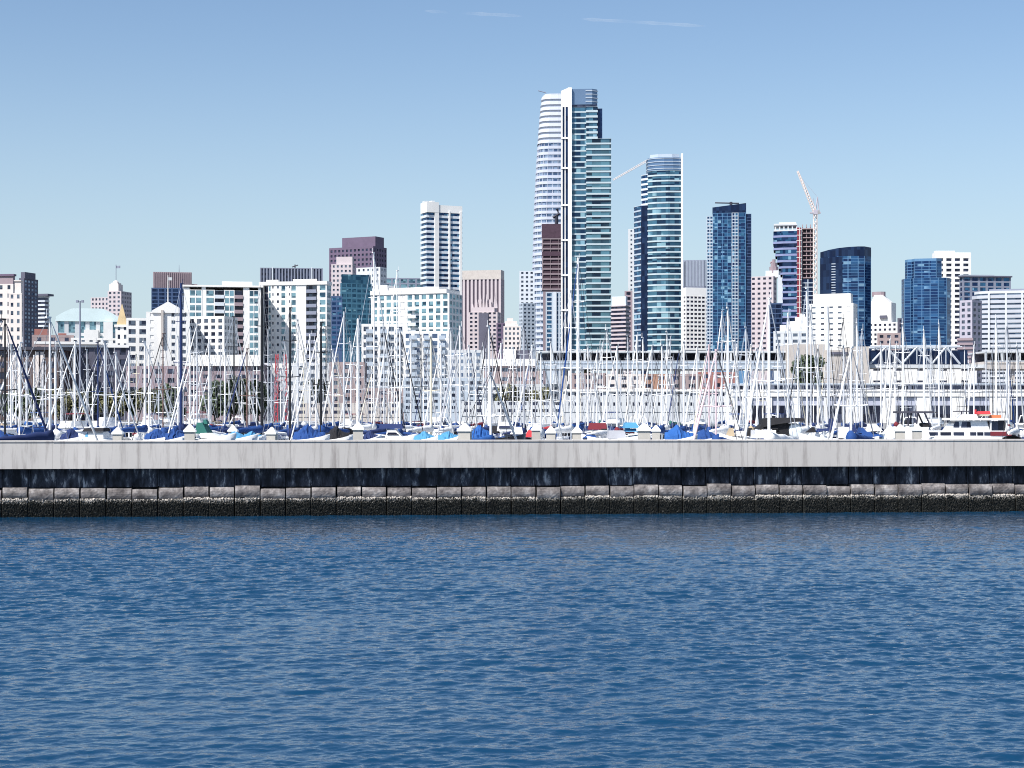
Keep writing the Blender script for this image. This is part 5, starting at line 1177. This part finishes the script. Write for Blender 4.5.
# the masts one can pick out in the photograph: px, top, colour, cover, jib, dir, thick, Y, label
PM = [(5,320,'black','blue','navy',1,.11,120),(11,345,'white','blue','white',1,.1,125),(20,343,'white','blue','white',-1,.14,112),(27,352,'silver','white',None,1,.09,150),(34,356,'white','blue','white',-1,.1,160),(50,317,'white','navy','white',1,.13,120),(56,340,'silver','white',None,-1,.09,170),
 (61,352,'white','blue','white',1,.1,190),(75,342,'white','blue','white',-1,.11,140),(87,350,'silver','blue',None,1,.1,165),(98,343,'navy','blue','blue',1,.1,130),(105,343,'silver','white','white',1,.13,118),(116,352,'white','blue','white',1,.1,150),(129,352,'white','navy','white',-1,.1,145),
 (145,343,'white','blue','white',1,.14,118),(149,347,'white','white',None,-1,.11,135),(163,333,'brown','blue','black',-1,.09,150),(178,336,'white','blue',None,1,.11,140),(181,284,'navy','navy',None,-1,.15,103),(190,328,'white','green','white',1,.11,125),(197,322,'silver','white','white',-1,.09,150),
 (209,340,'white','blue','white',-1,.12,130),(225,350,'white','blue','white',1,.11,150),(234,318,'black','navy','white',1,.09,140),(247,350,'brown','navy','navy',-1,.09,140),(262,290,'black','blue',None,1,.14,108),(268,330,'silver','white',None,-1,.09,180),(290,307,'black','navy',None,-1,.12,122),(298,320,'silver','blue','white',1,.09,150),
 (310,334,'white','blue','white',-1,.11,140),(316,340,'white','white','white',1,.12,135),(321,322,'black','blue','white',-1,.13,118),(326,326,'black','blue',None,1,.08,170),(333,350,'white','blue','white',1,.1,150),(344,311,'silver','black','white',-1,.11,130),(351,342,'white','white',None,1,.09,180),(358,320,'white','white','white',-1,.15,106),
 (374,252,'white','white','white',1,.10,150),(384,330,'silver','navy','black',1,.09,150),(397,270,'white','white','white',-1,.09,165),(400,328,'white','blue','black',1,.1,125),(411,340,'white','blue','white',-1,.11,140),(421,335,'black','blue','white',1,.08,160),(431,338,'cream','white','white',1,.13,120),(441,345,'white','blue','white',-1,.12,135),
 (451,330,'white','white',None,1,.1,160),(460,325,'white','blue','grey',-1,.11,130),(469,345,'white','blue','navy',1,.1,150),(476,350,'white','white','white',1,.1,170),(489,325,'white','navy','black',1,.14,118),(486,348,'silver','blue','black',-1,.09,140),(501,345,'white','white','white',-1,.11,150),(513,348,'white','blue','white',1,.11,160),
 (524,326,'grey','navy',None,1,.1,135),(532,345,'white','blue','white',-1,.1,165),(541,352,'white','white','white',1,.12,140),(551,342,'white','red','white',1,.11,150),(560,345,'silver','white',None,-1,.09,180),(578,258,'white','blue','blue',-1,.17,118),(571,290,'white','white',None,1,.12,165),(588,345,'white','white','white',1,.11,150),(597,350,'white','blue','white',-1,.1,175),
 (607,330,'white','white','white',1,.09,160),(617,348,'white','maroon','white',-1,.11,145),(628,352,'white','blue',None,1,.1,170),(637,335,'white','white','white',-1,.12,125),(643,338,'white','white',None,1,.12,150),(652,345,'silver','blue','white',-1,.1,175),(662,344,'white','blue','white',1,.13,125),(667,333,'white','white','white',1,.09,165),
 (679,350,'black','blue','navy',-1,.09,160),(684,342,'white','blue',None,1,.11,150),(697,348,'white','blue','white',-1,.1,165),(709,345,'pink','blue','pink',-1,.1,125),(716,350,'pink','blue','pink',-1,.1,140),(722,312,'silver','white','white',-1,.1,150),(728,308,'white','white','white',1,.14,130),(737,345,'white','white','white',-1,.1,175),(746,326,'silver','navy',None,1,.12,150),
 (751,345,'white','tan','white',-1,.09,165),(757,350,'white','white',None,1,.11,150),(769,300,'white','white','white',-1,.15,112),(778,345,'white','blue','white',1,.1,170),(788,315,'white','white',None,-1,.11,150),(798,345,'white','blue','black',-1,.1,140),(807,290,'white','white','white',1,.12,140),(811,305,'silver','white',None,-1,.1,170),
 (818,345,'white','white','black',-1,.1,150),(828,308,'silver','navy','black',1,.1,130),(843,318,'black','white',None,-1,.07,170),(851,348,'white','blue','white',-1,.13,120),(857,323,'white','blue','white',1,.13,135),(862,330,'silver','white',None,-1,.09,165),(881,345,'white','blue','white',1,.1,150),(890,340,'white','white','white',-1,.1,175),(903,325,'white','white',None,1,.14,128),
 (924,330,'white','blue','white',1,.13,135),(931,350,'silver','white',None,-1,.09,170),(939,324,'white','white','white',1,.11,150),(951,352,'white','white',None,-1,.11,165),(963,380,'black','black','black',1,.06,200),(974,345,'white','white','white',-1,.1,160),(986,352,'silver','white',None,1,.1,180),(996,318,'white','white','white',1,.15,140),(1007,322,'silver','white',None,-1,.12,165),(1017,345,'white','white','white',1,.1,170)]
for s_ in slots:
    if s_[0].y < 172 and 893 < 512+s_[0].x*F/s_[0].y < 1022: s_[2] = False
def slot_px(s_, L):
    m = s_[0]+e1*s_[3]*(.08*L); return 512+m.x*F/m.y, m.y
for s_ in slots: s_.append(rnd.choice((-1, 1)))
JUNK = []
for (px, top, mc, cc, jb, d, th, Yw) in sorted(PM, key=lambda a: a[1]):
    best = None; Lb = 11 if top < 300 else (10.2 if th >= .13 else 9.5)
    for s_ in slots:
        if not s_[2]: continue
        m = s_[0]+e1*d*(.08*Lb); y = m.y; p = 512+m.x*F/y; off = abs(p-px)*y/F
        cost = max(0, off-.1)*30+abs(y-Yw)*.55
        if off > 2.3: continue
        if best is None or cost < best[0]: best = (cost, s_, p, y, off)
    if not best: JUNK.append(px); continue
    s_ = best[1]; s_[2] = False
    sloop(px, best[3], top, d, mc, cc, jb, Lb, th*best[3]/Yw*.68, dod=rnd.choice((None, 'blue', 'navy', 'black', 'white')), bim=rnd.choice((None, None, None, 'white', 'blue')), jibslim=jb == 'black')
print('unplaced', JUNK)
# ordinary cabin cruisers berthed among the yachts
CRU = []
def cruiser(c, d, Y, v, hc, tc):
    r = random.Random(v); L = (8.5, 9.5, 11)[v % 3]; th = math.atan2(e1.y*d, e1.x*d); B = 3.2
    t_ = thing('cabin_cruiser', '', 'motorboat', (c.x, c.y, 0), th, 'cabin cruisers berthed in the marina')
    link('hull', hull_mesh(L, B, hc, 1.5), t_); hh = 1.15+.25*(v % 2)
    def loft(name, m, xs, z0, z1, w0, w1, t0=.5, t1=.1):
        g = MB(); g.loft([[(xs[0], -w0, z0), (xs[1], -w0*.8, z0), (xs[1], w0*.8, z0), (xs[0], w0, z0)], [(xs[0]+t1, -w1, z1), (xs[1]-t0, -w1*.75, z1), (xs[1]-t0, w1*.75, z1), (xs[0]+t1, w1, z1)]]); return g.obj(name, m, t_)
    cb = loft('cabin', bm('gel', 'white'), (-.22*L, .3*L), 1.35, 1.5+hh, 1.35, 1.15, .9)
    w_ = loft('cabin_window', gdark, (-.19*L, .25*L), 1.5+hh*.42, 1.5+hh*.8, 1.30, 1.21, .45, .05); w_.parent = cb
    loft('cabin_roof', bm('gel', 'white'), (-.30*L, .22*L), 1.5+hh, 1.62+hh, 1.3, 1.25, .3, .05)
    top = 1.62+hh
    if v % 3 == 0:
        loft('flybridge', bm('gel', 'white'), (-.16*L, .12*L), top, top+.6, 1.05, .95, .3)
        g = MB()
        for y in (-.9, .9): g.tube([(-.16*L, y, top), (-.2*L, y*.9, top+1.3)], .05, 5)
        g.obj('canopy_post', alum, t_); loft('canopy', canv(tc), (-.24*L, .04*L), top+1.3, top+1.42, .95, .9)
    elif v % 3 == 1:
        g = MB(); g.tube([(-.2*L, -1.1, top-.1), (-.24*L, -.7, top+.9), (-.24*L, .7, top+.9), (-.2*L, 1.1, top-.1)], .08, 6); g.obj('radar_arch', bm('gel', 'white'), t_)
        g = MB(); g.tube([(-.24*L, 0, top+.9), (-.24*L, 0, top+1.15)], [.28, .22], 10); g.tube([(-.24*L, .5, top+.9), (-.3*L, .55, top+3.2)], .02, 4); g.obj('radar_dome', bm('gel', 'white'), t_)
    loft('cockpit_cover', canv(tc), (-.46*L, -.24*L), 1.3, 1.3+hh*.85, 1.25, 1.0, .05, .5)
    g = MB()
    for s in (-1, 1):
        P_ = [(.0, 1.5*s, 2.1), (.25*L, 1.2*s, 2.2), (.42*L, .6*s, 2.3), (.5*L, 0, 2.35)]; g.tube(P_, .022, 4)
        for p in P_[:-1]: g.tube([(p[0], p[1], 1.45), p], .018, 4)
    g.obj('bow_rail', alum, t_); CRU.append(dict(o=t_, px=512+c.x*F/c.y, tc=tc, hc=hc, fly=v % 3))
fr = [s_ for s_ in slots if s_[2] and s_[0].y > 96]; rnd.shuffle(fr)
for i, s_ in enumerate(fr[:52]):
    s_[2] = False; cruiser(s_[0], s_[3], s_[0].y, i, rnd.choice(('white', 'white', 'navy', 'white', 'cream')), rnd.choice(('navy', 'blue', 'white', 'black', 'tan', 'maroon', 'blue')))
# the rest of the fleet
free = [s_ for s_ in slots if s_[2]]
rnd.shuffle(free)
need = 285-len(BOATS)
for s_ in free[:need]:
    s_[2] = False; d = s_[3]; L = rnd.choice((8.5, 9.5, 9.5, 10.2)); p, y = slot_px(s_, L)
    if p < -60 or p > 1084: continue
    top = min(384, max(336, rnd.gauss(359, 11)))
    mc = rnd.choices(('white', 'silver', 'cream', 'black', 'grey'), (9, 6, 1.5, 1, 1.6))[0]
    cc = rnd.choices(('blue', 'white', 'navy', 'royal', 'black', 'maroon', 'green', 'tan'), (10, 4, 4, 4, 1, 1, .7, .6))[0]
    jb = rnd.choices(('white', None, 'blue', 'navy', 'cream', 'grey'), (8, 9, .15, .2, 1, 1))[0]
    sloop(p, y, top, d, mc, cc, jb, L, .052+.025*rnd.random(), rnd.choice(('white', 'white', 'navy', 'navy', 'cream', 'blue')), rnd.choice((None, 'blue', 'navy', 'black')), rnd.choice((None, None, None, 'white', 'blue')), near=y < 200)
# labels: colours, then what stands behind the mast head, then the order along that backdrop
LAND = [(-400,16,'the cream apartment tower at the left edge'),(16,37,'the slim dark blue-grey tower'),(37,57,'the dark shed roof by the red brick building'),(57,92,'the pale curved hall roof'),(92,116,'the flag-topped stone hotel'),(116,128,'the gold pyramid roof'),(128,148,'the four storey white building'),(148,168,'the left half of the gable'),(168,188,'the right half of the gable'),(188,212,'the left teal bays'),(212,236,'the big green trees'),(236,262,'the dark balcony column'),(262,290,'the red gantry'),(290,318,'the tall white apartment building'),(318,342,'the stepped purple tower'),(342,370,'the petrol glass block'),(370,392,'the white stepped low-rise'),(392,421,'the broad white apartments'),(421,441,'the slim tower with the blank crown'),(441,461,'the right side of the slim white tower'),(461,482,'the brown fin-striped tower'),(482,503,'the spiked pink tower'),(503,532,'the olive trees'),(532,561,'the tapering silver tower'),(561,586,'the white fin of the tallest glass tower'),(586,611,'the stepped teal glass tower'),(611,634,'the grey striped block'),(634,658,'the left half of the round-topped tower'),(658,682,'the right half of the round-topped tower'),(682,707,'the white gridded block'),(707,729,'the left half of the deep blue tower'),(729,751,'the right half of the deep blue tower'),(751,774,'the pink grid building'),(774,800,'the leaning unfinished tower'),(800,820,'the tower crane'),(820,845,'the plain white block'),(845,871,'the curved blue glass tower'),(871,902,'the white stepped building with drum'),(902,927,'the left half of the faceted blue tower'),(927,951,'the right half of the faceted blue tower'),(951,976,'the white grid tower'),(976,1000,'the left end of the striped white block'),(1000,1500,'the striped white block by the right edge')]
ORD = ['first','second','third','fourth','fifth','sixth','seventh','eighth','ninth','tenth','eleventh','twelfth','thirteenth']
for lo, hi, ph in LAND:
    G_ = sorted([b for b in BOATS if lo <= b['px'] < hi], key=lambda b: b['px'])
    ph = ph.replace(' tower', ' tower')
    by = {}
    for b in G_:
        col = {'silver': 'silvery', 'cream': 'cream', 'white': 'white'}.get(b['mc'], b['mc'])
        key = (col, b['cc']); by.setdefault(key, []).append(b)
    for (mc, cc), L_ in by.items():
        for i, b in enumerate(L_):
            s_ = f"{mc}-masted sailboat, {cc} boom cover, before {ph}"
            if len(L_) == 2: s_ = ('left' if i == 0 else 'right')+' '+s_
            elif len(L_) > 2: s_ = ORD[i]+' '+s_
            b['o']['label'] = s_
    G_ = sorted([b for b in CRU if lo <= b['px'] < hi], key=lambda b: b['px']); by = {}
    for b in G_: by.setdefault((b['hc'], b['tc'], b['fly']), []).append(b)
    for (hc, tc, fl), L_ in by.items():
        for i, b in enumerate(L_):
            kd = ('flybridge cruiser', 'arched cruiser', 'plain cruiser')[fl]
            b['o']['label'] = ((ORD[i]+' ') if len(L_) > 1 else '')+f"{hc}-hulled {kd}, {tc} canvas, below {ph}"
# floating docks
dm = mat('dock_timber', (.42, .38, .33), .85, .15, 1)
n = 0
DL = ['nearest the wall at the left', 'second slanting one', 'third slanting one', 'fourth slanting one', 'fifth slanting one', 'sixth slanting one', 'seventh slanting one', 'eighth slanting one', 'ninth slanting one', 'tenth slanting one', 'eleventh slanting one','twelfth slanting one','thirteenth slanting one']
for a in dock:
    ks = [k for k in range(-280, 280) if 84 < (e1*a+e2*k).y < 290 and abs((e1*a+e2*k).x) < .34*(e1*a+e2*k).y]
    if len(ks) < 8: continue
    c = e1*a+e2*ks[0]; L = ks[-1]-ks[0]
    t_ = thing('floating_dock', 'slanting timber floating dock between berthed sailboats, '+DL[n], 'dock', c, math.atan2(e2.y, e2.x), 'floating docks'); n += 1
    g = MB(); g.box(0, L, -1.1, 1.1, .05, .5); g.obj('walkway', dm, t_)
    g = MB(); g.box(-.05, .05, -.05, .05, 0, 1.1); pe = g.mesh('power_pedestal', bm('paint', 'white'))
    for i in range(6, L, 12): link('power_pedestal', pe, t_, (i, .9, .5))
print('boats', len(BOATS), 'objects', len(bpy.data.objects), 'free slots', len(free))
